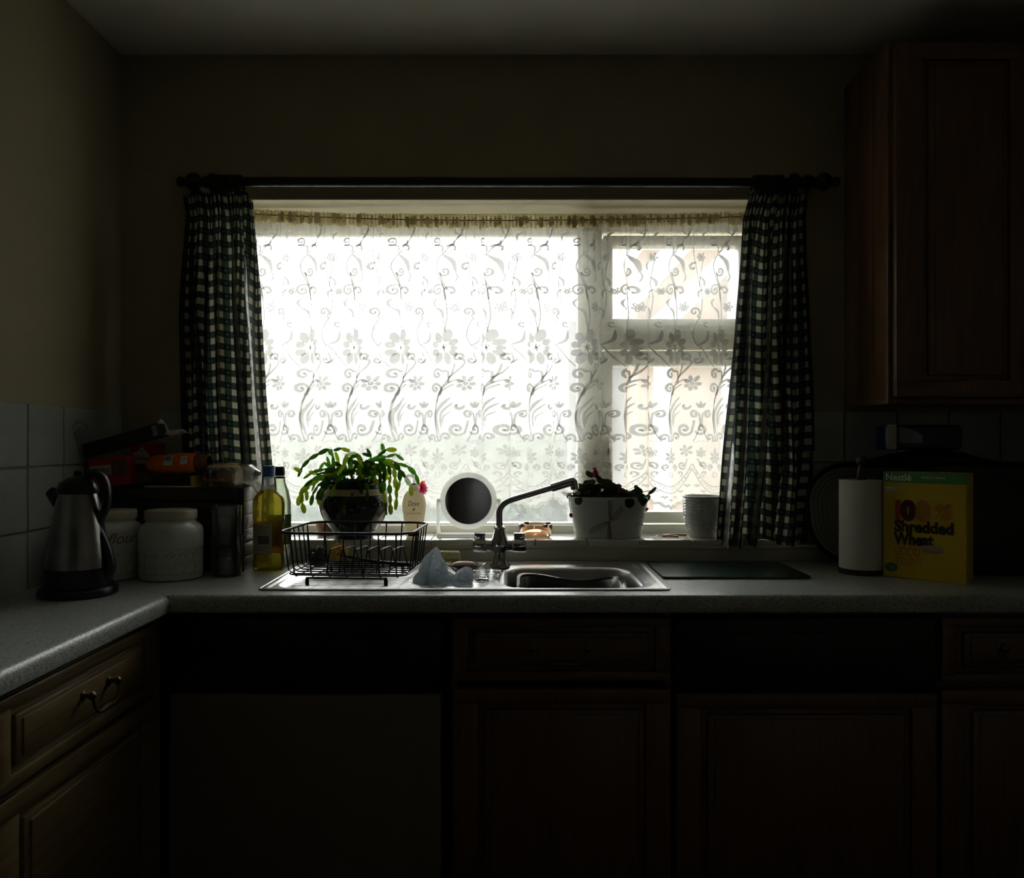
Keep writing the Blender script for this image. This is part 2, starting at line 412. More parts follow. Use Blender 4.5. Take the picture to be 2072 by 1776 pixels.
def ring(mb, x0, x1, z0, z1, y0, y1, t, bev=.002):
    mb.box(x0-t, x1+t, y0, y1, z1, z1+t, bev); mb.box(x0-t, x1+t, y0, y1, z0-t, z0, bev)
    mb.box(x0-t, x0, y0, y1, z0, z1, bev); mb.box(x1, x1+t, y0, y1, z0, z1, bev)
ring(bd, gl0, gl1, gz(1057), gz(479), FY+.012, FY+.06, .012); bd.build('glazing_bead', M_['frame'], win)
for nm, z0, z1, zt0, zt1 in (('top_light', gz(648), gz(503), gz(674), gz(482)), ('casement', gz(1033), gz(742), gz(1056), gz(712))):
    s = MB()
    s.box(gr0-.030, gr1+.028, FY-.008, FY+.05, z1, zt1, .004); s.box(gr0-.030, gr1+.028, FY-.008, FY+.05, zt0, z0, .004)
    s.box(gr0-.030, gr0, FY-.008, FY+.05, z0, z1, .004); s.box(gr1, gr1+.028, FY-.008, FY+.05, z0, z1, .004)
    so = s.build('sash', M_['frame'], win)
    MB().box(gr0-.004, gr1+.004, GY, GY+.004, z0-.004, z1+.004).build('pane', M_['pane'], so, smooth=False)
    g = MB()
    if nm == 'top_light':
        g.box(gx(1362)-.03, gx(1362)+.04, FY-.020, FY-.008, gz(663)-.005, gz(663)+.004, .003); g.box(gx(1388), gx(1388)+.012, FY-.026, FY-.012, gz(658)-.006, gz(658)+.004, .003)
    else:
        g.box(gr0-.020, gr0-.010, FY-.014, FY-.008, gz(912), gz(884), .003); g.tube([(gr0-.015, FY-.012, gz(893)), (gr0-.015, FY-.022, gz(893)), (gr0-.016, FY-.024, gz(905)), (gr0-.016, FY-.024, gz(918))], .0045, 8)
    g.build('window_handle', mat('pale_metal_catch', (.55, .53, .47), .4, .2), so)
MB().box(gl0-.004, gl1+.004, GY, GY+.004, gz(1057)-.004, gz(479)+.004).build('pane', M_['pane'], win, smooth=False)

# ------------------------------------------------------------------ outside
o = MB().box(-14, 14, WY+.35, 45, -.35, -.25).build('ground', mat('pale_patio_paving', (.58, .57, .53), .9, var=.1, scale=3), smooth=False); o['kind'] = 'structure'
def house(name, label, x0, x1, y, zeave, zridge, mats, depth=6, gable=False):
    h = thing(name, (x0, y, -.25), label, 'house')
    MB().box(x0, x1, y, y+depth, -.25, zeave).build('wall', mats[0], h, smooth=False)
    r = MB()
    r.prism([(y-.4, zeave-.1), (y-.4, zeave), (y+depth/2, zridge), (y+depth+.4, zeave), (y+depth+.4, zeave-.1)], 'x', x0-.4, x1+.4)
    r.build('roof', mats[1], h, smooth=False)
    n = max(2, int((x1-x0)/2.2))
    for i in range(n):
        for zz in ((.7, 1.9), (3.0, 4.1)):
            if zz[1] > zeave: continue
            xc = x0+(i+.5)*(x1-x0)/n
            f = MB().box(xc-.65, xc+.65, y-.06, y+.02, zz[0], zz[1]).build('window', mats[2], h, smooth=False)
            for s in (-1, 1): MB().box(xc+s*.31-.26, xc+s*.31+.26, y-.08, y-.05, zz[0]+.1, zz[1]-.1).build('pane', mats[3], f, smooth=False)
    return h
pr = mat('pale_render', (.13, .13, .13), .9); gt = mat('grey_roof_tile', (.045, .045, .05), .8, var=.15, scale=3); wf = mat('white_window_paint', (.85, .85, .85), .5); dg = mat('dim_glazing', (.35, .38, .4), .2)
house('house', 'pale rendered house with grey roof seen faintly through the net', -7.8, .4, 24, 2.55, 3.35, (pr, gt, wf, dg))
house('house', 'tall pale house gable seen faintly behind the left curtain edge', -13.2, -9.6, 27, 3.0, 4.6, (pr, gt, wf, dg))
# hedge across the garden
hd = MB(); rnd = random.Random(3)
def hedge(px0, px1, y, zt_, n):
    xs0, xs1 = PX(px0, y), PX(px1, y)
    for k in range(n):
        x = rnd.uniform(xs0, xs1); yy = y+rnd.uniform(-.05, .35); z = rnd.uniform(-.2, zt_)
        if rnd.random() < .3: z = zt_+rnd.uniform(-.08, .05)
        s = rnd.uniform(.03, .06); a = rnd.uniform(0, 6.28); t = rnd.uniform(-1, 1)
        u = Vector((math.cos(a), t*.4, math.sin(a))).normalized()*s; v = u.cross(Vector((t, 1, .3))).normalized()*s*.5
        c = Vector((x, yy, z)); hd.raw([c-u, c-v, c+u, c+v], [(0, 1, 2, 3)])
    hd.box(xs0, xs1, y+.12, y+.5, -.25, zt_-.06)
hedge(300, 1240, 6.4, EZ+.0, 5200)
tag(hd.build('hedge', cloth_mat('hedge_leaf', (.03, .04, .028), (.07, .085, .06), transl=.2, scale=4), smooth=False), 'grey green clipped hedge across the garden behind the net curtain', 'hedge')
# neighbour: peach rendered wall with white lean-to beams and a downpipe
nb = thing('outbuilding', (1.6, 5.2, -.25), 'peach rendered outbuilding with white sloping beams behind the casement', 'outbuilding')
MB().box(PX(1290, 5.4), PX(1700, 5.4), 5.4, 6.4, -.25, PZ(420, 5.4)).build('wall', mat('peach_render', (.15, .085, .045), .9, var=.06, scale=5), nb, smooth=False)
wt_ = mat('white_gloss_timber', (.30, .30, .31), .5)
def beam(mb, a, b, t):
    a, b = Vector(a), Vector(b); d = (b-a).normalized(); n = d.cross(Vector((0, 1, 0))).normalized()*t/2; y = Vector((0, .05, 0))
    mb.raw([a-n-y, a+n-y, b+n-y, b-n-y, a-n+y, a+n+y, b+n+y, b-n+y], [(0, 1, 2, 3), (7, 6, 5, 4), (0, 4, 5, 1), (1, 5, 6, 2), (2, 6, 7, 3), (3, 7, 4, 0)])
for a, b, t in (((1225, 660), (1400, 470), .14), ((1300, 690), (1520, 480), .13), ((1180, 640), (1330, 440), .10)):
    m_ = MB(); beam(m_, P(a[0], a[1], 5.2), P(b[0], b[1], 5.2), t); m_.build('roof_beam', wt_, nb, smooth=False)
for px in (1340, 1480):
    MB().box(PX(px-12, 5.2), PX(px+14, 5.2), 5.15, 5.3, -.25, PZ(690, 5.2)).build('post', wt_, nb, smooth=False)
MB().lathe([(.05, -.25), (.05, 2.6)], 12, (PX(1487, 5.3), 5.3, 0)).build('downpipe', wt_, nb)
MB().box(PX(1150, 6.0), PX(1330, 6.0), 6.0, 6.1, -.25, PZ(650, 6.0)).build('side_panel', mat('pale_grey_boards', (.07, .07, .075), .8), nb, smooth=False)

# ------------------------------------------------------------------ worktop
wk = MB(); fy = 1.813; R = .016
def nose(y0, y1, sgn=1):
    """rounded front profile from y0 (front) back to y1"""
    pts = [(y1, WT-.04), (y0+.006, WT-.04)]
    pts += [(y0+.006-.006*math.sin(t*PI/2), WT-.034-.006*math.cos(t*PI/2)) for t in (.33, .66, 1)]
    pts += [(y0+R-R*math.cos(t*PI/2), WT-R+R*math.sin(t*PI/2)) for t in (0, .17, .33, .5, .67, .83, 1)]
    pts += [(y1, WT)]
    return pts
HX0, HX1, HY0, HY1 = -.578, .356, 1.892, 2.296
xe = -.775
wk.prism(nose(fy, HY0), 'x', xe, XR)
wk.box(XL+.009, xe, fy, WY, WT-.04, WT); wk.box(xe, HX0, HY0, WY, WT-.04, WT); wk.box(HX1, XR, HY0, WY, WT-.04, WT); wk.box(HX0, HX1, HY1, WY, WT-.04, WT)
wk.prism([(xe-(p[0]-fy), p[1]) for p in nose(fy, fy+(xe-XL-.009))], 'y', -.4, fy)
tag(wk.build('worktop', M_['worktop'], angle=30), 'speckled grey laminate worktop running around the corner under the window', 'worktop')

# ------------------------------------------------------------------ base units
CY = 1.85
def panel_front(parent, name, x0, x1, z0, z1, y, m, rails=.058, orient='y'):
    """framed front with a sunk groove and a raised field; orient 'x' faces +X"""
    mb = MB(); mf = MB()
    def bx(b, a0, a1, q0, q1, c0, c1, bev):
        if orient == 'y': b.box(a0, a1, y-q1, y-q0, c0, c1, bev, 2)
        else: b.box(y+q0, y+q1, a0, a1, c0, c1, bev, 2)
    bx(mb, x0, x1, 0, .010, z0, z1, .002)
    r = min(rails, (z1-z0)*.24)
    bx(mb, x0, x1, .008, .020, z1-r*.62, z1, .004); bx(mb, x0, x1, .008, .020, z0, z0+r*.62, .004)
    bx(mb, x0, x0+r, .008, .0198, z0, z1, .004); bx(mb, x1-r, x1, .008, .0198, z0, z1, .004)
    bx(mb, x0+r+.014, x1-r-.014, .008, .018, z0+r*.62+.012, z1-r*.62-.012, .007)
    bx(mb, x0+r+.030, x1-r-.030, .012, .021, z0+r*.62+.022, z1-r*.62-.022, .003)
    return mb
def bail_handle(parent, c, half, orient='y'):
    """two turned posts and a hanging bail"""
    mb = MB(); cx, cy, cz = c
    def W(a, q, z): return Vector((cx+a, cy-q, cz+z)) if orient == 'y' else Vector((cx+q, cy+a, cz+z))
    for s in (-1, 1):
        pr_ = [(.011, 0), (.011, .002), (.005, .005), (.0045, .011), (.008, .016), (.008, .021), (.003, .025), (0, .026)]
        Mx = Matrix.Rotation(PI/2, 4, 'X') if orient == 'y' else Matrix.Rotation(PI/2, 4, 'Y')
        mb.lathe(pr_, 12, W(s*half, 0, 0), M=Mx)
    path = catmull([W(-half, .018, 0), W(-half*.93, .021, -.022), W(-half*.6, .022, -.036), W(0, .022, -.034), W(half*.6, .022, -.036), W(half*.93, .021, -.022), W(half, .018, 0)], 5)
    mb.tube(path, [.0028+.0018*math.exp(-((i-len(path)/2)/3)**2) for i in range(len(path))], 8)
    return mb.build('handle', M_['brass'], parent)
# sink drawer unit
u = thing('base_cabinet', (.115, CY+.2, .0), 'oak sink unit with panelled drawer front and drop handle below the bowl', 'cabinet')
ux0, ux1 = PX(912, CY), PX(1361, CY)
MB().box(ux0, ux1, CY+.02, 2.34, .0, WT-.26).box(ux0, ux0+.018, CY+.02, 2.34, WT-.27, WT-.042).box(ux1-.018, ux1, CY+.02, 2.34, WT-.27, WT-.042).build('body', M_['oak'], u, smooth=False)
dr = panel_front(u, 'drawer', PX(917, CY), PX(1357, CY), PZ(1378, CY), PZ(1250, CY), CY+.02, None).build('drawer', M_['oakx'], u)
bail_handle(dr, (PX(1135, CY), CY, PZ(1308, CY)), .063)
panel_front(u, 'door', PX(917, CY), PX(1357, CY), .10, PZ(1394, CY), CY+.02, None).build('door', M_['oak'], u)
# washing machine
wm = thing('washing_machine', (-.48, CY+.2, 0), 'black panelled washing machine with dial and cream door under the drainer', 'appliance')
a0, a1 = PX(336, CY), PX(893, CY)
MB().box(a0, a1, CY+.03, 2.33, 0, WT-.045, .004).build('body', M_['black'], wm)
MB().box(a0+.002, a1-.002, CY+.006, CY+.04, PZ(1402, CY), PZ(1250, CY), .005).build('control_panel', M_['black'], wm)
MB().box(PX(555, CY), PX(742, CY), CY+.001, CY+.02, PZ(1400, CY), PZ(1292, CY), .003).build('detergent_drawer', M_['blackteal'], wm)
MB().box(PX(570, CY), PX(640, CY), CY-.001, CY+.004, PZ(1349, CY), PZ(1347.5, CY)).build('drawer_grip', mat('dull_teal_line', (.03, .05, .05), .4), wm)
MB().lathe([(.030, 0), (.030, .004), (.025, .006), (.022, .018), (.019, .021), (0, .021)], 28, (PX(810, CY), CY+.006, PZ(1348, CY)), M=Matrix.Rotation(PI/2, 4, 'X')).build('dial', M_['black'], wm)
for px, py in ((400, 1313), (430, 1334), (453, 1334), (483, 1352), (500, 1350), (525, 1345)):
    MB().box(PX(px-9, CY), PX(px+9, CY), CY+.001, CY+.01, PZ(py+4, CY), PZ(py-4, CY), .002).build('button', mat('dark_grey_button', (.018, .018, .02), .4), wm)
MB().box(a0+.004, a1-.002, CY+.004, CY+.04, .08, PZ(1406, CY), .006).build('door', M_['cream'], wm)
# black built-in appliance to the right of the sink unit
dw = thing('dishwasher', (.68, CY+.2, 0), 'black fronted dishwasher with oak panel below the green board', 'appliance')
b0, b1 = PX(1367, CY), .985
MB().box(b0, b1, CY+.03, 2.33, 0, WT-.045, .004).build('body', M_['black'], dw)
MB().box(b0+.002, b1-.002, CY+.004, CY+.04, PZ(1398, CY), PZ(1250, CY), .006).build('control_panel', M_['black'], dw)
MB().box(PX(1480, CY), PX(1520, CY), CY, CY+.01, PZ(1283, CY), PZ(1279, CY), .001).build('indicator_strip', mat('faint_grey_print', (.02, .02, .02), .5), dw)
MB().box(PX(1604, CY), PX(1682, CY), CY+.002, CY+.01, PZ(1282, CY), PZ(1278, CY), .001).build('name_strip', MATS['faint_grey_print'], dw)
panel_front(dw, 'door', b0+.002, b1-.002, .10, PZ(1404, CY), CY+.02, None).build('door', M_['oak'], dw)
u2 = thing('base_cabinet', (1.35, CY+.2, 0), 'oak base cabinet under the worktop below the cereal box', 'cabinet')
MB().box(.99, XR-.002, CY+.02, 2.33, 0, WT-.045).build('body', M_['oak'], u2, smooth=False)
for k in range(2):
    q0, q1 = .994+k*.375, .994+(k+1)*.375-.004
    d_ = panel_front(u2, 'drawer', q0, q1, .70, .852, CY+.02, None).build('drawer', M_['oakx'], u2); bail_handle(d_, ((q0+q1)/2, CY, .785), .05)
    panel_front(u2, 'door', q0, q1, .10, .685, CY+.02, None).build('door', M_['oak'], u2)
# left run, facing right
lx = -.80
u3 = thing('base_cabinet', (-.95, 1.3, 0), 'oak drawer cabinet turned sideways at the corner with brass drop handle', 'cabinet')
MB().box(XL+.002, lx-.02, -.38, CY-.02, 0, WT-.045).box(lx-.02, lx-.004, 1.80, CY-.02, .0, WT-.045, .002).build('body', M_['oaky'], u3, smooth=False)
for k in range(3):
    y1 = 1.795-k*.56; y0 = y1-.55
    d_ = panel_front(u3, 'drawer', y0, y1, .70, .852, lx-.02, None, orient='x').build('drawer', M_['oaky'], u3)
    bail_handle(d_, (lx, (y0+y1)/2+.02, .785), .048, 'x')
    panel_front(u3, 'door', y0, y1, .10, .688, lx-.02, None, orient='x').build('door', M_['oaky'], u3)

# ------------------------------------------------------------------ wall cabinet on the right
wc = thing('wall_cabinet', (1.33, 2.21, PZ(823, WY)), 'oak wall cabinet with boarded side beside the right curtain', 'cabinet')
cx0 = PX(1708, WY); cz = PZ(823, WY); cf = 2.085
MB().box(cx0+.008, XR-.004, cf, WY-.002, cz+.012, 2.30).build('body', M_['oak'], wc, smooth=False)
for k in range(3):
    ya, yb = cf+k*(WY-.002-cf)/3, cf+(k+1)*(WY-.002-cf)/3
    MB().box(cx0, cx0+.010, ya+.0008, yb-.0008, cz, 2.30, .0015).build('side_board', M_['oak'], wc)
MB().box(cx0-.002, XR-.004, cf-.004, WY-.002, cz-.004, cz+.012, .003).build('bottom_board', M_['oakx'], wc)
for k in range(2):
    q0 = cx0+.012+k*.37
    d_ = panel_front(wc, 'door', q0, q0+.365, cz+.012, 2.29, cf, None, rails=.07).build('door', M_['oak'], wc)
    MB().lathe([(.007, 0), (.006, .008), (.012, .014), (.012, .02), (0, .025)], 12, (q0+(.33 if k == 0 else .035), cf-.02, cz+.10), M=Matrix.Rotation(PI/2, 4, 'X')).build('knob', M_['brass'], d_)
# ------------------------------------------------------------------ sink
def sstep(a, b, x):
    t = min(1, max(0, (x-a)/(b-a))); return t*t*(3-2*t)
def rrect(x, y, x0, x1, y0, y1, r):
    """signed distance to a rounded rectangle (negative inside)"""
    qx = abs(x-(x0+x1)/2)-(x1-x0)/2+r; qy = abs(y-(y0+y1)/2)-(y1-y0)/2+r
    return math.hypot(max(qx, 0), max(qy, 0))+min(max(qx, qy), 0)-r
SX0, SX1, SY0, SY1 = -.5946, .3725, 1.874, 2.313
BW = (-.018, .325, 1.905, 2.235, .075)
DRN = (-.560, -.062, 1.900, 2.255, .05)
def sink_z(x, y):
    e = -rrect(x, y, SX0, SX1, SY0, SY1, .018)
    z = .0012+.0038*sstep(0, .006, e)-.0022*sstep(.012, .024, e)
    d = rrect(x, y, *DRN)
    if d < .006:
        k = sstep(.006, -.012, d); z -= .006*k
        if d < -.012: z += .0024*sstep(-.012, -.03, d)*(.5+.5*math.cos(2*PI*(y-1.915)/.0235))
    b = rrect(x, y, *BW)
    if b < .03:
        z -= .004*sstep(.03, .0, b)+.006*sstep(.004, -.008, b)
        if b < -.004: z -= .150*sstep(-.004, -.034, b)
    return WT+z
sk = MB(); nx, ny = 300, 230
def axis(a, b, n): return [a+(b-a)*i/(n-1) for i in range(n)]
sk.grid(lambda u, v: (SX0+(SX1-SX0)*u, SY0+(SY1-SY0)*v, sink_z(SX0+(SX1-SX0)*u, SY0+(SY1-SY0)*v)), nx, ny)
sink = thing('sink', (-.11, 2.09, WT), 'stainless steel sink with ribbed drainer and single bowl below the window', 'sink')
sk.build('basin', M_['steel'], sink, angle=80)
rim = MB(); rp = []
for cx_, cy_, a0 in ((SX1-.018, SY1-.018, 0), (SX0+.018, SY1-.018, 90), (SX0+.018, SY0+.018, 180), (SX1-.018, SY0+.018, 270)):
    for k in range(7): a = math.radians(a0+k*15); rp.append((cx_+.018*math.cos(a), cy_+.018*math.sin(a), WT+.0018))
rim.tube(rp, .0026, 8, closed=True); rim.build('rolled_edge', M_['steel'], sink)
MB().lathe([(.03, 0), (.03, .003), (.022, .001), (0, .0)], 24, (.155, 2.07, WT-.164)).build('plug_hole', M_['chrome'], sink)
# washing-up bowl sitting in the basin, wavy rim
wb = MB(); bc = (.152, 2.062)
def bowl(u, v, inn=0):
    a = 2*PI*u; ca, sa = math.cos(a), math.sin(a); p = 5; k = (abs(ca)**p+abs(sa)**p)**(-1/p)
    h = [(0, 0), (.55, 0), (.80, .012), (.92, .10), (1.0, .138), (1.06, .140), (1.06, .136), (.985, .132), (.88, .10), (.76, .016), (.5, .006), (0, .006)]
    f = v*(len(h)-1); i = min(int(f), len(h)-2); t = f-i
    r = h[i][0]*(1-t)+h[i+1][0]*t; z = h[i][1]*(1-t)+h[i+1][1]*t
    wz = .010*math.sin(3*a+.6)*sstep(.08, .138, z)
    return (bc[0]+.132*r*k*ca, bc[1]+.122*r*k*sa, WT-.157+z+wz)
wb.grid(bowl, 72, 12, closed_u=True)
tag(wb.build('washing_up_bowl', mat('charcoal_plastic', (.022, .024, .030), .32, var=.1), angle=60), 'charcoal plastic washing-up bowl with wavy rim inside the steel sink', 'bowl')

# ------------------------------------------------------------------ mixer tap
TD = 2.222
tp = thing('mixer_tap', (PX(1011, TD), TD, WT), 'chrome mixer tap with long angled spout and two side handles', 'tap')
tx = PX(1011, TD); zc = PZ(1103, TD); pxm = TD/F
MB().lathe([(.0, 0), (.029, 0), (.029, .004), (.024, .010), (.018, .030), (.017, .048), (0, .05)], 32, (tx, TD, WT+.003)).build('base', M_['chrome'], tp)
b = MB()
b.lathe([(.0, -.020), (.014, -.020), (.022, -.016), (.026, -.004), (.026, .008), (.022, .020), (.0165, .034), (.015, .044), (.0165, .046), (.0165, .050), (.012, .054), (0, .054)], 32, (tx, TD, zc))
b.lathe([(0, -.036), (.0165, -.036), (.0165, .036), (0, .036)], 28, (tx, TD, zc), M=Matrix.Rotation(PI/2, 4, 'Y'))
b.build('body', M_['chrome'], tp)
for s in (-1, 1):
    h = MB(); h.lathe([(0, .037), (.0185, .037), (.0192, .039), (.0192, .070), (.0175, .073), (0, .073)], 28, (tx, TD, zc), M=Matrix.Rotation(s*PI/2, 4, 'Y'))
    ho = h.build('handle', M_['chrome'], tp)
    MB().box(tx+s*.055-.0155, tx+s*.055+.0155, TD-.008, TD+.010, zc+.017, zc+.0345, .002).build('lever', M_['chrome'], ho)
sp_ = [(1010.5, 1068), (1010.5, 1048), (1011, 1034), (1015, 1024), (1024, 1016), (1038, 1010), (1078, 998), (1119, 986)]
sp3 = catmull([P(x, y, TD) for x, y in sp_], 6)
MB().tube(sp3, [.0094-.0012*i/(len(sp3)-1) for i in range(len(sp3))], 16).build('spout', M_['chrome'], tp)
nb_ = MB(); npz = catmull([P(x, y, TD) for x, y in [(1117, 986.5), (1120, 985.6), (1147, 977), (1157, 974), (1161, 977), (1163, 990)]], 5)
nb_.tube(npz, [.0095]+[.0122]*(len(npz)-2)+[.0118], 16)
nb_.build('nozzle', M_['chrome'], tp)

# ------------------------------------------------------------------ curtain rod
RY = 2.305; rz_ = PZ(368, RY)
rod = thing('curtain_pole', (0, RY, rz_), 'black wooden curtain pole with turned finials above the window', 'curtain pole')
MB().tube([(PX(392, RY), RY, rz_), (PX(1650, RY), RY, rz_-.002)], .0138, 16).build('pole', M_['ebony'], rod)
def finial(px, s):
    pr_ = [(0, -.004), (.016, -.004), (.018, .002), (.016, .008), (.011, .012), (.014, .016), (.023, .026), (.0265, .038), (.023, .050), (.014, .058), (.010, .060), (.013, .066), (.016, .074), (.012, .082), (0, .085)]
    MB().lathe(pr_, 24, (PX(px, RY), RY, rz_), M=Matrix.Rotation(s*PI/2, 4, 'Y')).build('finial', M_['ebony'], rod)
finial(418, -1); finial(1640, 1)
for px in (432, 1606):
    m_ = MB(); m_.lathe([(.014, -.012), (.022, -.010), (.0255, 0), (.022, .010), (.014, .012)], 24, (PX(px, RY), RY, rz_), M=Matrix.Rotation(PI/2, 4, 'Y'))
    m_.tube([(PX(px, RY), RY+.01, rz_), (PX(px, RY), WY, rz_)], .010, 10); m_.lathe([(0, 0), (.028, 0), (.028, .008), (0, .009)], 20, (PX(px, RY), WY, rz_), M=Matrix.Rotation(PI/2, 4, 'X'))
    m_.build('bracket', M_['ebony'], rod)
ringm = MB(); ringm.tube([(0, .021*math.cos(2*PI*k/24), -.004+.021*math.sin(2*PI*k/24)) for k in range(24)], .0036, 8, closed=True); ringm.tube([(0, 0, -.027), (0, 0, -.034)], .0022, 6); ringm = mesh_of(ringm, 'ring', M_['ebony'])
LR = [388]+[446+7*k for k in range(7)]; RR = [1525+8*k for k in range(8)]+[1633]
for px in LR+RR:
    place(ringm, 'ring', rod, Matrix.Translation((PX(px, RY), RY, rz_)) @ Matrix.Rotation(random.uniform(-.12, .12), 4, 'Z') @ Matrix.Rotation(random.uniform(-.1, .1), 4, 'Y'))

# ------------------------------------------------------------------ checked curtains
def lerp_tab(tab, y):
    if y <= tab[0][0]: return tab[0][1:]
    for a, b in zip(tab, tab[1:]):
        if y <= b[0]:
            t = (y-a[0])/(b[0]-a[0]); return tuple(p*(1-t)+q*t for p, q in zip(a[1:], b[1:]))
    return tab[-1][1:]
def curtain(name, label, tab, top_fn, bot_fn, folds, seed, Yc, full=1.9, lean=None):
    rn = random.Random(seed); nu, nv = 260, 130
    ph = [rn.uniform(0, 6.28) for _ in range(6)]
    rows = []
    for j in range(nv):
        v = j/(nv-1); row = []
        for i in range(nu):
            t = i/(nu-1)
            py = top_fn(t)*(1-v)+bot_fn(t)*v
            xl, xr = lerp_tab(tab, py)
            amp = (.006+.033*sstep(0, .35, v)*(1+.3*v))*(.55+.55*math.sin(5.1*t+ph[0]+1.1*v))
            drift = .10*(v-.4)*math.sin(2*PI*t*.9+ph[2])+.02*math.sin(5*v+6*t+ph[1])
            wv = 2*PI*folds*(t+.030*math.sin(2*PI*t*1.5+ph[1])+.018*math.sin(2*PI*t*3.3+ph[4])+drift)+ph[3]
            edge = min(1, 8*t, 8*(1-t))
            yy = Yc-amp*math.sin(wv)-.0055*math.sin(2.7*wv+ph[4]+3*v)*sstep(0, .2, v)
            yy += .0045*math.sin(2*PI*folds*3.2*t+ph[5])*(1-sstep(.0, .16, v))
            tt = t+.30/folds*math.cos(wv)*.95*edge*sstep(0, .25, v)
            px = xl+(xr-xl)*tt
            if seed == 23 and px > 1615 and py > 915: yy = max(yy, 2.336)
            yy = min(yy, WY-.012)
            p = P(px, py, 2.305); p.x = PX(px, 2.305); p.y = yy; row.append(p)
        rows.append(row)
    jm = int(nv*.55); u = [0.0]
    for i in range(1, nu): u.append(u[-1]+(rows[jm][i]-rows[jm][i-1]).length)
    bm = bmesh.new(); uvl = bm.loops.layers.uv.new('UVMap')
    vs = [[bm.verts.new(p) for p in r] for r in rows]
    for j in range(nv-1):
        for i in range(nu-1):
            f = bm.faces.new((vs[j][i], vs[j+1][i], vs[j+1][i+1], vs[j][i+1])); f.smooth = True
            for lp, (a, b_) in zip(f.loops, ((j, i), (j+1, i), (j+1, i+1), (j, i+1))):
                lp[uvl].uv = (u[b_], rows[a][b_].z+.004*math.sin(u[b_]*40))
    me = bpy.data.meshes.new(name); bm.to_mesh(me); bm.free(); me.materials.append(M_['gingham'])
    o = bpy.data.objects.new(name, me); COL.objects.link(o); return tag(o, label, 'curtain', 'checked kitchen curtains')
curtain('checked_curtain', 'green and cream checked curtain bunched above the bread bin',
        [(380, 364, 507), (430, 372, 510), (500, 368, 515), (640, 362, 521), (800, 362, 530), (950, 366, 543), (1100, 366, 548)],
        lambda t: 388+6*math.sin(19*t+1)-8*math.sin(PI*t)**2+9*(t > .93), lambda t: 1098+4*math.sin(14*t), 5.5, 11, 2.322)
curtain('checked_curtain', 'green and cream checked curtain bunched beside the oak wall cabinet',
        [(380, 1523, 1640), (440, 1506, 1634), (520, 1500, 1634), (620, 1490, 1640), (800, 1478, 1648), (950, 1467, 1654), (1110, 1456, 1640)],
        lambda t: 386+6*math.sin(17*t)-4*math.sin(PI*t), lambda t: 1100+7*math.sin(9*t+.5)+10*math.exp(-((t-.36)/.07)**2), 5.2, 23, 2.318)

# ------------------------------------------------------------------ net curtain with woven pattern
LY = 2.446; S0, S1 = 490, 1530; TW = 93.0
def wire_py(s): return 447-(.000055*(s-1000)**2 if s < 1000 else .00003*(s-1000)**2)
def nsm(x): return noise.noise(Vector((x, 3.7, 9.1)))
def fold(s, py):
    q = s/62.0+1.1*nsm(s/170.0); a = max(0.0, .55+1.5*nsm(s/115.0+5))
    a = min(1.15, a)
    if 1165 < s < 1260: a = max(a, .9)
    v = (py-450)/580; k = .55+.45*sstep(0, .5, v)
    g = (1-sstep(452, 560, py))
    px = s+9.5*a*k*math.sin(2*PI*q)+1.6*g*math.sin(2*PI*s/15.5+2*nsm(s/40))
    yy = LY+.008*a*k*math.cos(2*PI*q)+.003*g*math.cos(2*PI*s/15.5)
    return px, yy
def lace_p(s, py, off=0.0):
    px, yy = fold(s, py); yy = min(yy+.052*sstep(780, 985, py), FY-.010)
    p = P(px, py, yy); p.y = yy-off; return p
def hem(s):
    x = ((s-1354+TW/2) % TW)/TW-.5
    big = 1029-26*abs(2*x)**1.5
    return big+2.2*math.cos(2*PI*x*7)-(8 if s < 850 else 0)*0
nc = thing('net_curtain', (0.0, LY, PZ(1030, LY)), 'sheer white net curtain woven with trailing flowers across the window', 'curtain')
sh = MB(); sh.grid(lambda u, v: lace_p(S0+(S1-S0)*u, wire_py(S0+(S1-S0)*u)*(1-v)+hem(S0+(S1-S0)*u)*v), 620, 26)
sh.build('sheer_sheet', M_['net'], nc, angle=180)
hd_ = MB(); GT = MB()
def heading(u, v):
    s = S0+(S1-S0)*u; w = wire_py(s); py = w-10-3*nsm(s/9)+(25+6*nsm(s/13+7))*v
    a = 2*PI*s/7.5+3*nsm(s/20)
    pinch = 1-.75*math.exp(-((py-w)/3.0)**2)
    p = P(s+3.2*math.sin(a+1.2), py, LY); p.y = LY-.004+.0075*math.cos(a)*pinch; return p
rh = random.Random(31)
for _ in range(150):
    s = rh.uniform(S0, S1); w_ = wire_py(s); hw = rh.uniform(1.5, 5); t0 = w_-rh.uniform(3, 11); t1 = w_+rh.uniform(4, 15); k0 = len(hd_.bm.verts)
    ps = []
    for i in range(6):
        f = i/5; py = t0*(1-f)+t1*f; pin = 1-.6*math.exp(-((py-w_)/2.5)**2); ww = hw*pin*(.6+.5*math.sin(PI*f))
        for sg in (-1, 1): ps.append(P(s+ww*sg+rh.uniform(-.6, .6), py, LY-.013-.002*pin))
    GT.raw(ps, [(2*i, 2*i+1, 2*i+3, 2*i+2) for i in range(5)])
GT.build('gather_folds', M_['gather'], nc, angle=180)
hd_.grid(heading, 1500, 9); hd_.build('gathered_heading', M_['netdense'], nc, angle=180)
MB().tube([(PX(s, LY), LY-.006, PZ(wire_py(s), LY)) for s in range(450, 1561, 30)], .0016, 6).build('curtain_wire', mat('dull_wire', (.10, .08, .05), .5, .5), nc)
WK = 1.25
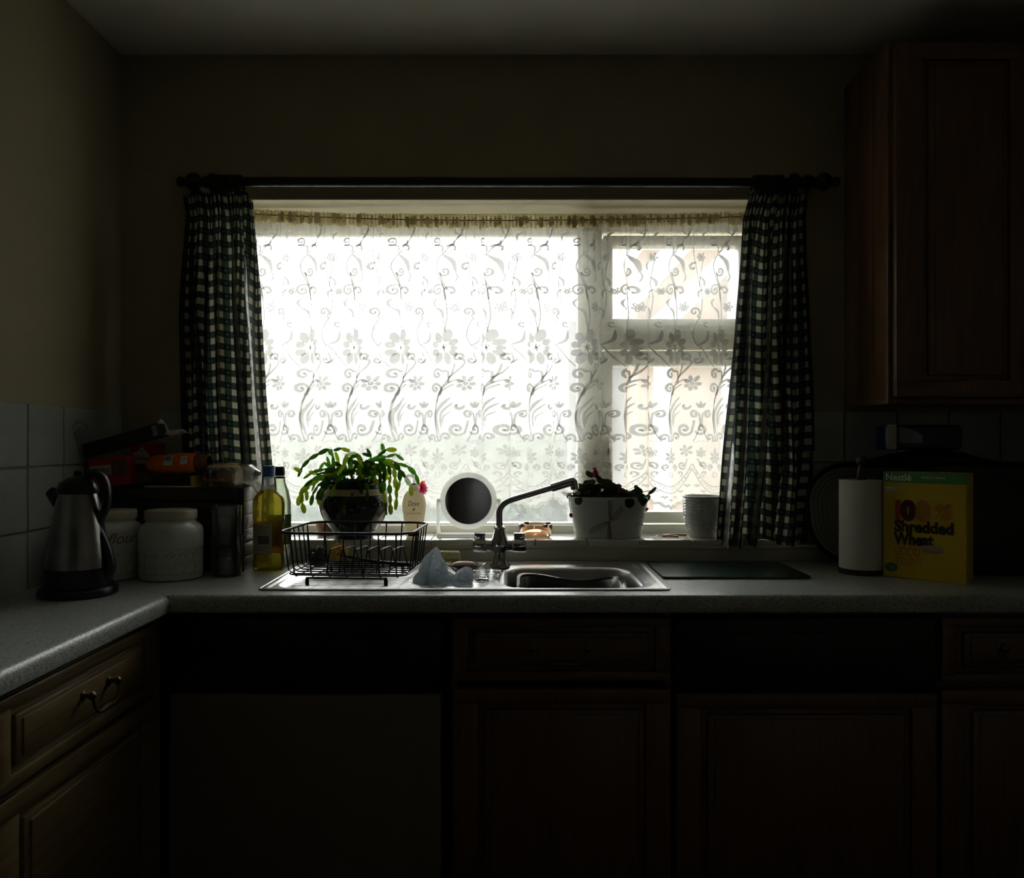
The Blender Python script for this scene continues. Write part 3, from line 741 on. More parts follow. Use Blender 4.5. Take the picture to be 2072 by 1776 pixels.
class Lace:
    def __init__(self): self.v = []; self.f = []
    def stroke(self, pts, w, s0, n=5, taper=None, wk=None):
        pts = catmull([(p[0], p[1], 0) for p in pts], n); m = len(pts); base = len(self.v)
        for i, p in enumerate(pts):
            a, b = pts[max(i-1, 0)], pts[min(i+1, m-1)]; t = b-a
            nn = Vector((-t.y, t.x, 0)).normalized() if t.length > 1e-6 else Vector((1, 0, 0))
            f = i/(m-1); ww = w*(wk or WK)*(taper(f) if taper else 1.0)/2+.3
            for s in (-1, 1):
                q = p+nn*ww*s; self.v.append(lace_p(s0+q.x, q.y, .0006))
        for i in range(m-1): self.f.append((base+2*i, base+2*i+1, base+2*i+3, base+2*i+2))
    def leaf(self, a, b, w, s0, bend=0.0, n=6):
        a, b = Vector((*a, 0)), Vector((*b, 0)); d = b-a; nn = Vector((-d.y, d.x, 0))
        mid = (a+b)/2+nn*bend
        self.stroke([a[:2], mid[:2], b[:2]], w, s0, n, lambda f: math.sin(PI*min(1, max(0, f*.96+.02)))**.8, .98)
    def spiral(self, c, r, a0, turns, w, s0, tail=None):
        r *= 1.12; n = int(10*abs(turns))+4; pts = []
        for i in range(n+1):
            f = i/n; rr = r*(1-.86*f); a = math.radians(a0)+2*PI*turns*f
            pts.append((c[0]+rr*math.cos(a), c[1]+rr*math.sin(a)))
        if tail: pts = list(tail)+pts
        self.stroke(pts, w, s0, 2, lambda f: .35+.9*math.sin(PI*min(1, f*.8+.15))); e = pts[-1]; self.dot(e, w*.75, s0)
    def dot(self, c, r, s0, n=8):
        b = len(self.v); self.v.append(lace_p(s0+c[0], c[1], .0006))
        for i in range(n): self.v.append(lace_p(s0+c[0]+r*math.cos(2*PI*i/n), c[1]+r*math.sin(2*PI*i/n), .0006))
        for i in range(n): self.f.append((b, b+1+i, b+1+(i+1) % n))
    def flower(self, c, r, s0, tilt=-90, n=6, w=None, stretch=1.35, hollow=False):
        w = w or r*.62
        for k in range(n):
            a = math.radians(tilt+360*k/n); e = stretch if k in (0,) else (1.1 if k in (1, n-1) else .95)
            p0 = (c[0]+r*.30*math.cos(a), c[1]+r*.30*math.sin(a)); p1 = (c[0]+r*e*math.cos(a), c[1]+r*e*math.sin(a))
            if hollow:
                q = math.radians(tilt+360*k/n); d = r*.30
                m1 = (c[0]+r*.7*math.cos(q-.33), c[1]+r*.7*math.sin(q-.33)); m2 = (c[0]+r*.7*math.cos(q+.33), c[1]+r*.7*math.sin(q+.33))
                self.stroke([p0, m1, p1, m2, p0], 1.1, s0, 3)
            else: self.leaf(p0, p1, w, s0, 0, 4)
        for k in range(n):
            a = math.radians(tilt+360*(k+.5)/n)
            self.stroke([(c[0]+r*.06*math.cos(a), c[1]+r*.06*math.sin(a)), (c[0]+r*.26*math.cos(a), c[1]+r*.26*math.sin(a))], r*.1, s0, 2)
    def big_flower(self, c, s0):
        x, y = c
        for dx, dy, L, w, a in ((2, -6, 30, 17, -72), (-5, -4, 26, 15, -115), (7, -1, 22, 13, -35), (-8, 0, 19, 14, -165), (-7, 8, 22, 14, 155), (-4, 11, 28, 15, 115), (4, 10, 28, 12, 80), (8, 7, 20, 11, 40), (9, 3, 16, 10, 5)):
            q = math.radians(a); p0 = (x+dx+2*math.cos(q), y+dy+2*math.sin(q)); p1 = (x+dx+L*math.cos(q)*.86, y+dy+L*math.sin(q))
            self.leaf(p0, p1, w, s0, 0, 5)
        for k in range(6):
            q = math.radians(60*k+20); m = (x+5*math.cos(q), y+3+7*math.sin(q)); self.stroke([(x, y+3), (m[0]+1.5, m[1]-1), (m[0], m[1]+1), (x, y+3)], .9, s0, 2)
LF, LV = Lace(), Lace()
for k in range(-10, 3):
    s0 = 1354+k*TW
    if s0 < S0+45 or s0 > S1-45:
        if s0 < S0+20 or s0 > S1-20: continue
    V, G = LV, LF
    # trailing vine of the upper half
    V.stroke([(14, 671), (18, 640), (16, 612), (12, 584), (2, 560), (-4, 540), (0, 524), (9, 514), (24, 496), (38, 478), (44, 458)], 1.5, s0)
    G.leaf((9, 515), (32, 551), 8, s0, -.18); V.stroke([(32, 551), (35, 560), (31, 570)], 1.4, s0)
    V.spiral((13, 549), 9, 170, -1.25, 2.6, s0, [(20, 588), (10, 572)])
    V.spiral((0, 587), 10, -80, -1.3, 2.4, s0, [(13, 585), (8, 576)])
    V.spiral((24, 590), 11, 190, .75, 3.0, s0, [(15, 606)])
    G.leaf((-2, 604), (-4, 622), 4.5, s0, .3); G.leaf((-4, 622), (11, 645), 5.5, s0, -.2); V.stroke([(11, 645), (13, 658), (14, 671)], 1.3, s0)
    LV.flower((31, 622), 9, s0, -70, 6, hollow=True); LV.flower((-30, 521), 8, s0, -60, 6, hollow=True)
    V.spiral((-42, 631), 9, 60, -1.2, 2.4, s0, [(-33, 643)])
    V.stroke([(-33, 643), (-42, 660), (-45, 680), (-38, 698), (-30, 704), (-14, 730), (-4, 742)], 1.4, s0)
    G.leaf((-38, 698), (-17, 668), 5, s0, .25)
    V.spiral((-44, 541), 9, -60, -.7, 3.0, s0); V.spiral((-3, 488), 8, 120, -1.3, 2.0, s0, [(8, 512), (9, 498)])
    G.leaf((22, 497), (28, 485), 3, s0, .3); V.spiral((28, 505), 12, 200, .45, 2.8, s0)
    V.stroke([(-40, 455), (-44, 500), (-36, 560), (-28, 600), (-32, 643)], .9, s0); G.leaf((-26, 585), (-34, 603), 4, s0, .3)
    G.leaf((-20, 470), (-26, 488), 4, s0, .2); G.leaf((-33, 560), (-24, 580), 4, s0, -.2); V.stroke([(-26, 525), (-30, 550), (-34, 580)], .9, s0)
    V.spiral((-20, 655), 6, 60, .8, 1.8, s0); LV.flower((-18, 590), 6.5, s0, -60, 6, hollow=True)
    V.stroke([(40, 455), (42, 470), (36, 482)], 1, s0); G.leaf((30, 462), (38, 474), 4, s0, .2)
    # large flower row
    G.big_flower((12, 700), s0)
    V.spiral((38, 722), 8, 150, 1.0, 3.0, s0, [(20, 764), (42, 740), (44, 728)])
    V.spiral((-38, 728), 7, -20, 1.1, 2.2, s0, [(-34, 712)]); G.leaf((-36, 734), (-26, 724), 3.5, s0, .2)
    # stems and scrolls below
    V.stroke([(2, 893), (-4, 865), (-5, 835), (2, 800), (16, 778), (32, 768), (44, 772)], 2.2, s0)
    V.stroke([(1, 800), (8, 785), (24, 760), (30, 735)], 2.0, s0); V.stroke([(-3, 815), (8, 792), (28, 777)], 1.8, s0)
    V.spiral((0, 757), 10, -30, -1.15, 3.6, s0, [(20, 775), (20, 752)]); V.spiral((-4, 786), 9, -40, -1.1, 3.6, s0, [(6, 800), (8, 786)])
    LF.flower((46, 776), 16, s0, -50, 7, w=7.5, stretch=1.3)
    for a, b, wd, bn in (((4, 880), (24, 803), 7, -.22), ((8, 866), (27, 815), 5, -.2), ((10, 858), (25, 832), 3, -.2)): G.leaf(a, b, wd, s0, bn)
    V.spiral((33, 868), 12, 20, 1.3, 4.0, s0, [(50, 850)]); V.spiral((62-TW, 868), 10, 160, -1.2, 3.4, s0)
    V.spiral((16, 884), 9, 150, 1.0, 3.0, s0, [(2, 893)]); V.spiral((-14, 886), 8, 40, -1.0, 2.8, s0, [(0, 893)])
    V.spiral((34, 820), 9, 0, .55, 3.2, s0)
    fx = 62-TW     # fan between the stems
    for a in (-125, -90, -55): q = math.radians(a); G.leaf((fx+3*math.cos(q), 828+3*math.sin(q)), (fx+15*math.cos(q), 828+17*math.sin(q)), 5.5, s0)
    for sg in (-1, 1):
        V.spiral((fx+sg*11, 838), 7, -90+sg*20, sg*.9, 2.8, s0, [(fx+sg*1.5, 862), (fx+sg*3, 838)])
        V.stroke([(fx+sg*1.5, 858), (fx+sg*8, 880), (fx+sg*14, 893)], 1.4, s0)
    for i in range(7): V.dot((fx-12+4*i, 893+1.5*math.cos(i)), 1.1, s0)
    # border
    LF.flower((0, 926), 14, s0, -90, 7, w=6, stretch=1.45); LF.flower((35, 912), 12, s0, -40, 6, w=5.5, stretch=1.3)
    LV.flower((fx, 917), 9, s0, -90, 6, hollow=True)
    for sg in (-1, 1):
        V.spiral((sg*11, 945), 6, 90, -sg*1.1, 2.2, s0); V.spiral((sg*29, 941), 7, 60, sg*1.1, 2.2, s0, [(sg*38, 928)])
        V.stroke([(sg*3, 955), (sg*6, 962), (sg*2, 966)], 1.2, s0)
        for j, dy in ((0, 0), (1, 13)):
            V.stroke([(0, 985+dy), (sg*12, 983+dy), (sg*26, 972+dy), (sg*38, 955+dy*.8), (sg*46, 938+dy*.7)], 1.4, s0)
        for i in range(1, 9):
            f = i/9; V.dot((sg*44*f, 991-42*f**2.1), 1.7, s0, 6)
        V.spiral((sg*24, 958), 6, 90, -sg*.9, 1.8, s0)
    V.dot((0, 991), 1.7, s0, 6)
    for dx, dy in ((0, 1012), (13, 1006), (-13, 1006), (26, 994), (-26, 994), (38, 982), (-38, 982)):
        for a in (40, 90, 140): q = math.radians(a); G.leaf((dx+2*math.cos(q), dy-4+2*math.sin(q)), (dx+7*math.cos(q), dy-4+8*math.sin(q)), 3.6, s0, 0, 3)
hm = Lace()
pp = [(s, hem(s)-2.2) for s in [S0+4+i*2.0 for i in range(int((S1-S0-8)/2))]]
hm.stroke([(s, y) for s, y in pp], 4.0, 0, 1)
for nm, L_, mt in (('lace_flowers', LF, M_['lace']), ('lace_vines', LV, M_['laceline']), ('scalloped_hem', hm, M_['laceline'])):
    m_ = MB(); m_.raw(L_.v, L_.f); m_.build(nm, mt, nc, smooth=False)
# ================================================================== things on the window sill
def base_on(px, py, z):
    d = DW(py, z); return Vector((PX(px, d), d, z))
# ---- christmas cactus in a blue glazed pot
PD = 2.392; pc = (PX(717, PD), PD, SZ)
cac = thing('potted_cactus', pc, 'drooping green segmented cactus in dark blue glazed pot with cream band', 'plant')
s_ = PD/F
prof = [(0, 0), (.056, 0), (.058, .006), (.060, .012), (.072, .030), (.092, .058), (.1055, .088), (.107, .108), (.102, .124), (.098, .130)]
glz = mat('dark_blue_glaze', (.008, .010, .017), .10, var=.3, scale=10, coat=.5)
prof = [(0, 0)]+[(p.x, p.y) for p in catmull([(a_, b_, 0) for a_, b_ in prof[1:]], 4)]
pot = MB().lathe(prof, 56, pc).build('pot', glz, cac)
MB().lathe([(.0985, .129), (.1005, .130), (.097, .145), (.0925, .148), (.0915, .147)], 40, pc).build('band', mat('cream_unglazed_band', (.62, .50, .30), .6, var=.25, scale=40), pot)
MB().lathe([(.0925, .147), (.090, .153), (.089, .158), (.094, .166), (.096, .171), (.093, .174), (.086, .172), (.083, .160), (.082, .145)], 40, pc).build('rim', glz, pot)
MB().lathe([(.083, .156), (.05, .162), (0, .165)], 24, pc).build('soil', mat('dark_potting_soil', (.02, .014, .01), .95, var=.5, scale=90, bump=.8), cac)
LEAF = []
for nm, c0, c1 in (('deep_green_leaf', (.040, .080, .020), (.070, .13, .034)), ('mid_green_leaf', (.07, .15, .028), (.12, .23, .05)), ('yellow_green_leaf', (.15, .20, .03), (.24, .29, .05)), ('pale_leaf', (.26, .30, .22), (.34, .38, .28))):
    m = cloth_mat(nm, c0, c1, transl=.5, tcol=tuple(min(1, x*2.6) for x in c1), scale=60); LEAF.append(m)
def seg_mesh(mt, wide, k):
    mb = MB(); nn = 10; rows = []
    for i in range(nn+1):
        t = i/nn; wv = wide*(.10+.90*math.sin(PI*(t*.86+.07))**.7)*(1+.06*math.cos(t*PI*5+k)); th = .0022*(1-(2*t-1)**4)+.0004
        rows.append([Vector((-wv, -.0004, t)), Vector((0, -th, t)), Vector((wv, -.0004, t)), Vector((0, th, t))])
    vs = [v for r in rows for v in r]; fs = []
    for i in range(nn):
        for q in range(4): a = i*4+q; b = i*4+(q+1) % 4; fs.append((a, b, b+4, a+4))
    fs.append((3, 2, 1, 0)); fs.append(tuple(nn*4+q for q in range(4)))
    mb.raw(vs, fs); return mesh_of(mb, 'leaf_segment', mt)
SEG = [[seg_mesh(m, w_, k) for k, w_ in enumerate((.0062, .0076, .0052))] for m in LEAF]
rc = random.Random(5); NSEG = 0
def chain(pts, d0, d1, mi=None, sp=22.0, stem=False):
    global NSEG
    P3 = []
    for i, (X, Y) in enumerate(pts):
        f = i/(len(pts)-1); P3.append(P(560+X/5.224, 880+Y/5.224, d0*(1-f)+d1*f))
    cur = catmull(P3, 8)
    L = [0]
    for a, b in zip(cur, cur[1:]): L.append(L[-1]+(b-a).length)
    n = max(1, round(L[-1]/(sp*s_)))
    def at(q):
        for i in range(len(L)-1):
            if L[i+1] >= q: return cur[i].lerp(cur[i+1], (q-L[i])/max(1e-9, L[i+1]-L[i]))
        return cur[-1]
    nodes = [at(L[-1]*i/n) for i in range(n+1)]
    for i in range(n):
        a, b = nodes[i], nodes[i+1]; dz = (b-a); ln = dz.length*1.02; dz.normalize()
        yax = Vector((rc.uniform(-.7, .7), -1, rc.uniform(-.1, .6))); yax = (yax-dz*yax.dot(dz)).normalized(); xax = yax.cross(dz)
        M = Matrix((xax, yax, dz)).transposed().to_4x4()
        m_ = mi if mi is not None else rc.choices((0, 1, 2, 3), (.46, .40, .11, .03))[0]
        if mi is None and i == n-1 and rc.random() < .35: m_ = 2
        o = place(rc.choice(SEG[m_]), 'leaf_segment', cac, Matrix.Translation(a) @ M @ Matrix.Diagonal((1, 1, ln, 1))); NSEG += 1
CH = [
 ([(600, 330), (575, 150), (440, 200), (340, 260), (260, 350), (225, 440)], 2.37, 2.34), ([(600, 160), (650, 135), (770, 170)], 2.36, 2.35),
 ([(265, 390), (180, 345)], 2.34, 2.33, 2), ([(760, 420), (600, 360), (480, 365), (400, 380), (310, 425), (285, 460)], 2.36, 2.30),
 ([(700, 440), (560, 410), (450, 440), (350, 490), (280, 560), (240, 650), (225, 745)], 2.35, 2.29), ([(690, 450), (520, 450), (400, 500), (300, 560), (265, 640), (270, 740), (295, 825)], 2.35, 2.28, 2),
 ([(650, 470), (480, 500), (390, 600), (360, 740)], 2.33, 2.28), ([(640, 480), (500, 540), (440, 640), (450, 740)], 2.33, 2.285), ([(660, 470), (560, 520), (480, 600), (460, 690)], 2.33, 2.285),
 ([(750, 450), (700, 560), (710, 680), (720, 845)], 2.33, 2.27), ([(800, 450), (790, 560), (800, 660)], 2.33, 2.285), ([(870, 420), (940, 500), (960, 590), (950, 700)], 2.33, 2.275),
 ([(740, 420), (720, 250), (760, 190), (850, 200), (900, 290)], 2.38, 2.36), ([(720, 430), (700, 300), (745, 205)], 2.40, 2.39), ([(820, 420), (770, 300), (800, 200), (870, 230), (890, 300)], 2.37, 2.34),
 ([(900, 400), (950, 330), (1040, 250), (1110, 190), (1200, 135), (1265, 155)], 2.38, 2.35), ([(960, 330), (1000, 225), (955, 145)], 2.38, 2.37), ([(1000, 225), (905, 195)], 2.37, 2.36),
 ([(1130, 180), (1135, 140), (1112, 90)], 2.36, 2.36, 1), ([(1050, 250), (1160, 230), (1270, 205), (1340, 265)], 2.38, 2.36, 1), ([(1050, 270), (1180, 260), (1250, 290), (1300, 370), (1360, 450), (1410, 530), (1425, 640)], 2.37, 2.32),
 ([(1280, 300), (1400, 340), (1450, 390), (1490, 460), (1500, 520)], 2.34, 2.32, 1), ([(1080, 280), (1140, 330), (1150, 400), (1130, 480), (1130, 560), (1130, 650), (1150, 740), (1160, 845)], 2.35, 2.28),
 ([(1100, 280), (1180, 320), (1200, 420), (1190, 500), (1190, 580), (1200, 650), (1200, 840)], 2.37, 2.30), ([(1195, 620), (1200, 720), (1205, 840)], 2.29, 2.29, 2), ([(1170, 270), (1240, 350), (1250, 450), (1260, 560), (1270, 630), (1255, 790)], 2.38, 2.31, 2),
 ([(1200, 300), (1310, 390), (1300, 500), (1270, 600)], 2.38, 2.33), ([(870, 400), (1000, 350), (1065, 360)], 2.40, 2.43), ([(960, 450), (1010, 460), (1060, 470)], 2.42, 2.44, 1),
 ([(780, 440), (830, 330), (880, 310)], 2.34, 2.31), ([(620, 440), (560, 330), (530, 230)], 2.42, 2.44, 1), ([(640, 400), (560, 340), (500, 290), (450, 360)], 2.42, 2.44, 1), ([(700, 420), (640, 250), (620, 180)], 2.42, 2.43),
 ([(850, 450), (880, 540), (900, 620)], 2.31, 2.285), ([(560, 470), (470, 560), (420, 680)], 2.31, 2.28), ([(1060, 300), (1100, 420), (1090, 520), (1110, 620)], 2.32, 2.285), ([(940, 420), (900, 330), (860, 250)], 2.33, 2.30),
 ([(690, 420), (650, 480), (600, 560), (580, 650)], 2.31, 2.28), ([(900, 400), (980, 330), (1060, 310), (1100, 360)], 2.34, 2.31), ([(760, 380), (820, 250), (870, 330), (880, 420)], 2.31, 2.29), ([(720, 400), (790, 360), (850, 380), (920, 460)], 2.30, 2.28),
 ([(640, 430), (700, 360), (720, 300)], 2.30, 2.29), ([(540, 430), (430, 460), (390, 520), (370, 590)], 2.40, 2.40), ([(1000, 440), (1060, 330), (1120, 300), (1160, 380), (1170, 470)], 2.41, 2.41),
 ([(500, 480), (420, 400), (340, 390)], 2.38, 2.36), ([(480, 450), (380, 460), (320, 530), (310, 620), (320, 690)], 2.38, 2.33, 2), ([(820, 450), (830, 380), (790, 420), (800, 440)], 2.30, 2.285, 3),
]
for c_ in CH: chain(*c_)
for _ in range(34):
    a = rc.uniform(0, 6.28); X = 800+rc.uniform(-230, 230); Y = rc.uniform(330, 480)
    dr_ = 1 if X > 800 else -1
    chain([(X, Y), (X+dr_*rc.uniform(20, 60), Y-rc.uniform(30, 90)), (X+dr_*rc.uniform(70, 130), Y-rc.uniform(-60, 40)), (X+dr_*rc.uniform(80, 150), Y+rc.uniform(40, 150))][:rc.choice((3, 4))], rc.uniform(2.32, 2.45), rc.uniform(2.30, 2.46))
stm = MB()
for q, d in (([(610, 420), (600, 290), (578, 150)], 2.385), ([(900, 430), (960, 320), (1050, 235)], 2.385), ([(800, 470), (760, 300), (750, 220)], 2.39), ([(1000, 470), (1080, 330), (1180, 265)], 2.40), ([(660, 470), (520, 400), (420, 420)], 2.36), ([(720, 480), (700, 350), (650, 300)], 2.40)):
    c3 = catmull([P(560+X/5.224, 880+Y/5.224, d) for X, Y in q], 6); stm.tube(c3, [.0042-.002*i/(len(c3)-1) for i in range(len(c3))], 6)
stm.build('stem', mat('woody_stem', (.06, .045, .03), .8, var=.3, scale=60), cac)
pink = cloth_mat('pink_petal', (.75, .16, .32), (.85, .30, .45), transl=.6, scale=40); coral = cloth_mat('coral_petal', (.80, .16, .13), (.9, .28, .22), transl=.6, scale=40)
def petal_mesh(mt, name='petal'):
    mb = MB(); mb.grid(lambda u, v: ((u-.5)*2*.30*math.sin(PI*(v*.9+.08)), -.10*math.sin(PI*v)+.20*(u-.5)**2, v), 5, 6); return mesh_of(mb, name, mt)
pm = [petal_mesh(pink), petal_mesh(coral)]
fl = thing_part = None
def orient(o, d, roll=0.0, up=(0, -1, 0)):
    d = Vector(d).normalized(); y = Vector(up); y = y-d*y.dot(d); y = y.normalized() if y.length > 1e-3 else d.orthogonal().normalized()
    M = Matrix((y.cross(d), y, d)).transposed().to_4x4() @ Matrix.Rotation(roll, 4, 'Z'); return Matrix.Translation(o) @ M
fc = P(851, 985, 2.325)
for k, (dx, dz, L, mi) in enumerate(((.9, .4, .020, 0), (.8, -.5, .026, 0), (.35, -1, .024, 0), (1, -.1, .022, 0), (-.4, .5, .014, 1), (.3, 1, .020, 1), (.6, .9, .022, 1), (.0, -.6, .02, 0), (.7, -1, .026, 0))):
    place(pm[mi], 'flower_petal', cac, orient(fc, (dx, rc.uniform(-.5, .5), dz)) @ Matrix.Scale(L, 4))
# ---- small terracotta pot piece behind the pot, seen left of its base
tc_ = thing('terracotta_saucer', (PX(652, 2.44), 2.44, SZ), 'small brown clay dish on the sill behind the blue pot', 'dish')
MB().lathe([(0, 0), (.030, 0), (.031, .004), (.029, .018), (.034, .034), (.037, .036), (.036, .033), (.030, .017), (.028, .006), (0, .005)], 24, (PX(664, 2.465), 2.462, SZ)).build('bowl', mat('brown_clay', (.34, .18, .09), .8, var=.2, scale=50), tc_)
tc_.location = (PX(664, 2.465), 2.462, SZ)
for ch in tc_.children: ch.location = Vector((PX(652, 2.44), 2.44, SZ))-Vector((PX(664, 2.465), 2.462, SZ))

# ---- hand wash bottle
HD = 2.405; hc = (PX(838, HD), HD, SZ)
hw = thing('hand_wash_bottle', hc, 'cream pump bottle of hand wash on the sill beside the cactus', 'bottle')
hp = [(0, 0), (.020, 0), (.0235, .003), (.0255, .020), (.0325, .065), (.0355, .090), (.035, .105), (.030, .125), (.021, .137), (.0145, .140), (.0145, .141)]
hp = [(p.x, p.y) for p in catmull([(a_, b_, 0) for a_, b_ in hp[1:]], 5)]; hp = [(0, 0)]+[(max(0, r0), z0) for r0, z0 in hp]
MB().lathe(hp, 44, hc, 1, .62).build('body', M_['ivorytl'], hw)
col_ = MB().lathe([(.0145, .139), (.0145, .155), (.013, .157), (0, .157)], 24, hc).build('collar', M_['ivorytl'], hw)
MB().lathe([(.0085, .156), (.0085, .161), (0, .161)], 20, hc).build('blue_ring', mat('blue_plastic', (.02, .03, .35), .4), hw)
pm_ = MB(); pm_.lathe([(.0045, .160), (.0045, .178), (.009, .180), (.009, .186), (.006, .189), (0, .189)], 20, hc)
pm_.tube([(hc[0], HD, SZ+.184), (hc[0]-.016, HD-.012, SZ+.185), (hc[0]-.021, HD-.016, SZ+.180)], .0042, 8); pm_.build('pump', M_['whitetl'], hw)
def on_oval(c, zoff, rfun, sy, ang0=-PI/2):
    def fn(v):
        z = zoff+v.y; r = rfun(z); a = ang0+v.x/r
        return Vector((c[0]+(r+.0006+v.z)*math.cos(a), c[1]+(r+.0006)*sy*math.sin(a)-v.z, c[2]+z))
    return fn
def hpr(z):
    for a, b in zip(hp, hp[1:]):
        if b[1] >= z and b[1] > a[1]: return a[0]+(b[0]-a[0])*(z-a[1])/(b[1]-a[1])
    return .03
lettering('Dove', .0215, mat('navy_print', (.03, .025, .09), .5), hw, fn=on_oval(hc, .095, hpr, .62), align='CENTER', shear=.25, width=.034, extrude=0)
lettering('caring hand wash', .0062, MATS['navy_print'], hw, fn=on_oval(hc, .071, hpr, .62), align='CENTER', width=.045, extrude=0)
gd = MB(); f_ = on_oval(hc, .081, hpr, .62)
gd.raw([f_(Vector(p)) for p in ((-.004, .006, 0), (.000, .0015, 0), (.003, .010, 0), (.005, .008, 0), (.004, .002, 0), (.000, -.001, 0), (-.003, .001, 0))], [(0, 1, 6), (1, 2, 3, 4, 5), (1, 5, 6)]); gd.build('bird_emblem', mat('gold_print', (.55, .38, .08), .3, .7), hw, smooth=False)
lb = MB(); lb.grid(lambda u, v: on_oval(hc, 0, hpr, .62)(Vector(((u-.5)*.034, .004+.012*v, .0002))), 9, 3); lb.build('dark_label', mat('dark_band_print', (.03, .025, .03), .5), hw)

# ---- round vanity mirror
MD = 2.415; mc = P(948, 1013, MD); mm = MD/F
vm = thing('vanity_mirror', (mc.x, MD, SZ), 'round vanity mirror in white swivel frame standing on the sill', 'mirror')
tl = Matrix.Rotation(math.radians(-4), 4, 'X') @ Matrix.Rotation(PI/2, 4, 'X')
Mt = Matrix.Rotation(math.radians(90-2), 4, 'X')
MB().lathe([(46.5*mm, .008), (49*mm, .012), (54*mm, .012), (57.5*mm, .006), (57.5*mm, -.004), (50*mm, -.009), (0, -.009)], 64, mc, M=Mt).build('frame', M_['whitetl'], vm)
MB().lathe([(0, .0085), (47.2*mm, .0085), (47.2*mm, .0)], 64, mc, M=Mt).build('mirror_glass', M_['mirror'], vm)
yk = MB()
for s in (-1, 1):
    x = mc.x+s*61.0*mm
    yk.tube(catmull([(x, MD, mc.z+.004), (x+s*.001, MD, mc.z-.03), (x+s*.001, MD, SZ+.035), (x-s*.002, MD, SZ+.012), (x-s*.006, MD, SZ+.005)], 5), .0055, 10)
    yk.lathe([(0, -.006), (.0065, -.006), (.0065, .006), (0, .006)], 12, (x-s*.003, MD, mc.z), M=Matrix.Rotation(PI/2, 4, 'Y'))
yk.box(mc.x-64*mm, mc.x+64*mm, MD-.030, MD+.030, SZ+.0005, SZ+.009, .004); yk.build('stand', M_['whitetl'], vm)

# ---- amber glass ashtray
AD = 2.40; ac = (PX(1084, AD), AD, SZ)
at_ = thing('ashtray', ac, 'amber glass ashtray on the sill right of the tap', 'ashtray')
def anotch(r, a, z): return r
MB().lathe([(0, 0), (.040, 0), (.043, .002), (.048, .012), (.0505, .034), (.0505, .040), (.047, .041), (.044, .032), (.038, .012), (0, .011)], 40, ac).build('bowl', M_['amber'], at_)
for k in range(4):
    a = math.radians(35+k*90); MB().lathe([(0, -.006), (.0055, -.006), (.0055, .006), (0, .006)], 10, (ac[0]+.047*math.cos(a), ac[1]+.047*math.sin(a), SZ+.038), M=Matrix.Rotation(a, 4, 'Z') @ Matrix.Rotation(PI/2, 4, 'Y')).build('cigarette_rest', mat('dark_amber_glass', (.25, .10, .05), .05, trans=.6, var=.1), at_)

# ---- ribbed metal planter with cyclamen
QD = 2.402; qc = (PX(1230, QD), QD, SZ); qm = QD/F
pl_ = thing('planter', qc, 'long pale metal planter with ribbed ends and tied ribbon on the sill', 'planter')
H_ = 82*qm
def qprof(n=34):
    o_ = [(0, 0)]
    for i in range(n*3+1):
        t = i/(n*3); r = (66+15*t)*qm; o_.append((r+.0007*math.sin(2*PI*t*n*.6) if .02 < t < .97 else r, .001+H_*t))
    o_ += [((81.5)*qm, H_+.002), ((79.5)*qm, H_+.001), (77*qm, H_*.8)]
    return o_
MB().lathe(qprof(), 72, qc, 1, .52, power=2.6).build('tub', mat('pale_zinc_paint', (.55, .59, .54), .38, var=.05, scale=10), pl_)
MB().lathe([(77*qm, H_*.84), (0, H_*.88)], 40, qc, 1, .52, power=2.6).build('soil', MATS['dark_potting_soil'], pl_)
rb = MB(); rm = mat('striped_brown_ribbon', (.26, .17, .13), .8)
def qsurf(X, Y):
    px, py = 1140+X/10.905, 940+Y/10.905; z = PZ(py, QD-.05); t = (z-SZ)/H_; r = (66+15*t)*qm; dx = PX(px, QD-.05)-qc[0]
    k = max(0, 1-abs(dx/r)**2.6)**(1/2.6); return Vector((qc[0]+dx, QD-r*.52*k-.0012, z))
for dx in (-42, -14, 14, 42):
    rb.tube(catmull([qsurf(1020+dx, 775), qsurf(1020+dx*.9, 950), qsurf(1016+dx*.25, 1180), qsurf(1005+dx*.3, 1290), qsurf(1010+dx*.8, 1450), qsurf(1015+dx, 1625)], 5), .0009, 5)
for k in range(4):
    rb.tube(catmull([qsurf(1040, 1200+k*6), qsurf(1120+k*12, 1080+k*40), qsurf(1270+k*13, 890+k*30)], 5), .0009, 5); rb.tube(catmull([qsurf(990, 1250+k*5), qsurf(850+k*15, 1290+k*25), qsurf(585-k*4, 1420+k*36)], 5), .0009, 5)
rb.build('ribbon', rm, pl_)
cyc = thing('cyclamen', (qc[0], QD, SZ+H_*.86), 'dark leaved cyclamen with magenta flowers growing in the pale planter', 'plant')
def heart_mesh(mt):
    mb = MB(); n = 18; vs = [Vector((0, -.12, .08))]
    for i in range(n):
        a = 2*PI*i/n; r = 1-.35*max(0, math.cos(a-PI/2))**6+.10*max(0, math.cos(a+PI/2))**4
        vs.append(Vector((r*math.cos(a), -.02-.1*math.cos(2*a), r*math.sin(a)*.95)))
    fs = [(0, 1+i, 1+(i+1) % n) for i in range(n)]; mb.raw(vs, fs); return mesh_of(mb, 'leaf', mt)
lm = [heart_mesh(cloth_mat('cyclamen_leaf', (.018, .032, .016), (.035, .055, .028), transl=.2, scale=30)), heart_mesh(cloth_mat('cyclamen_leaf_olive', (.05, .055, .018), (.09, .09, .035), transl=.3, scale=30)), heart_mesh(cloth_mat('faded_leaf', (.55, .48, .42), (.65, .60, .52), transl=.5, scale=30))]
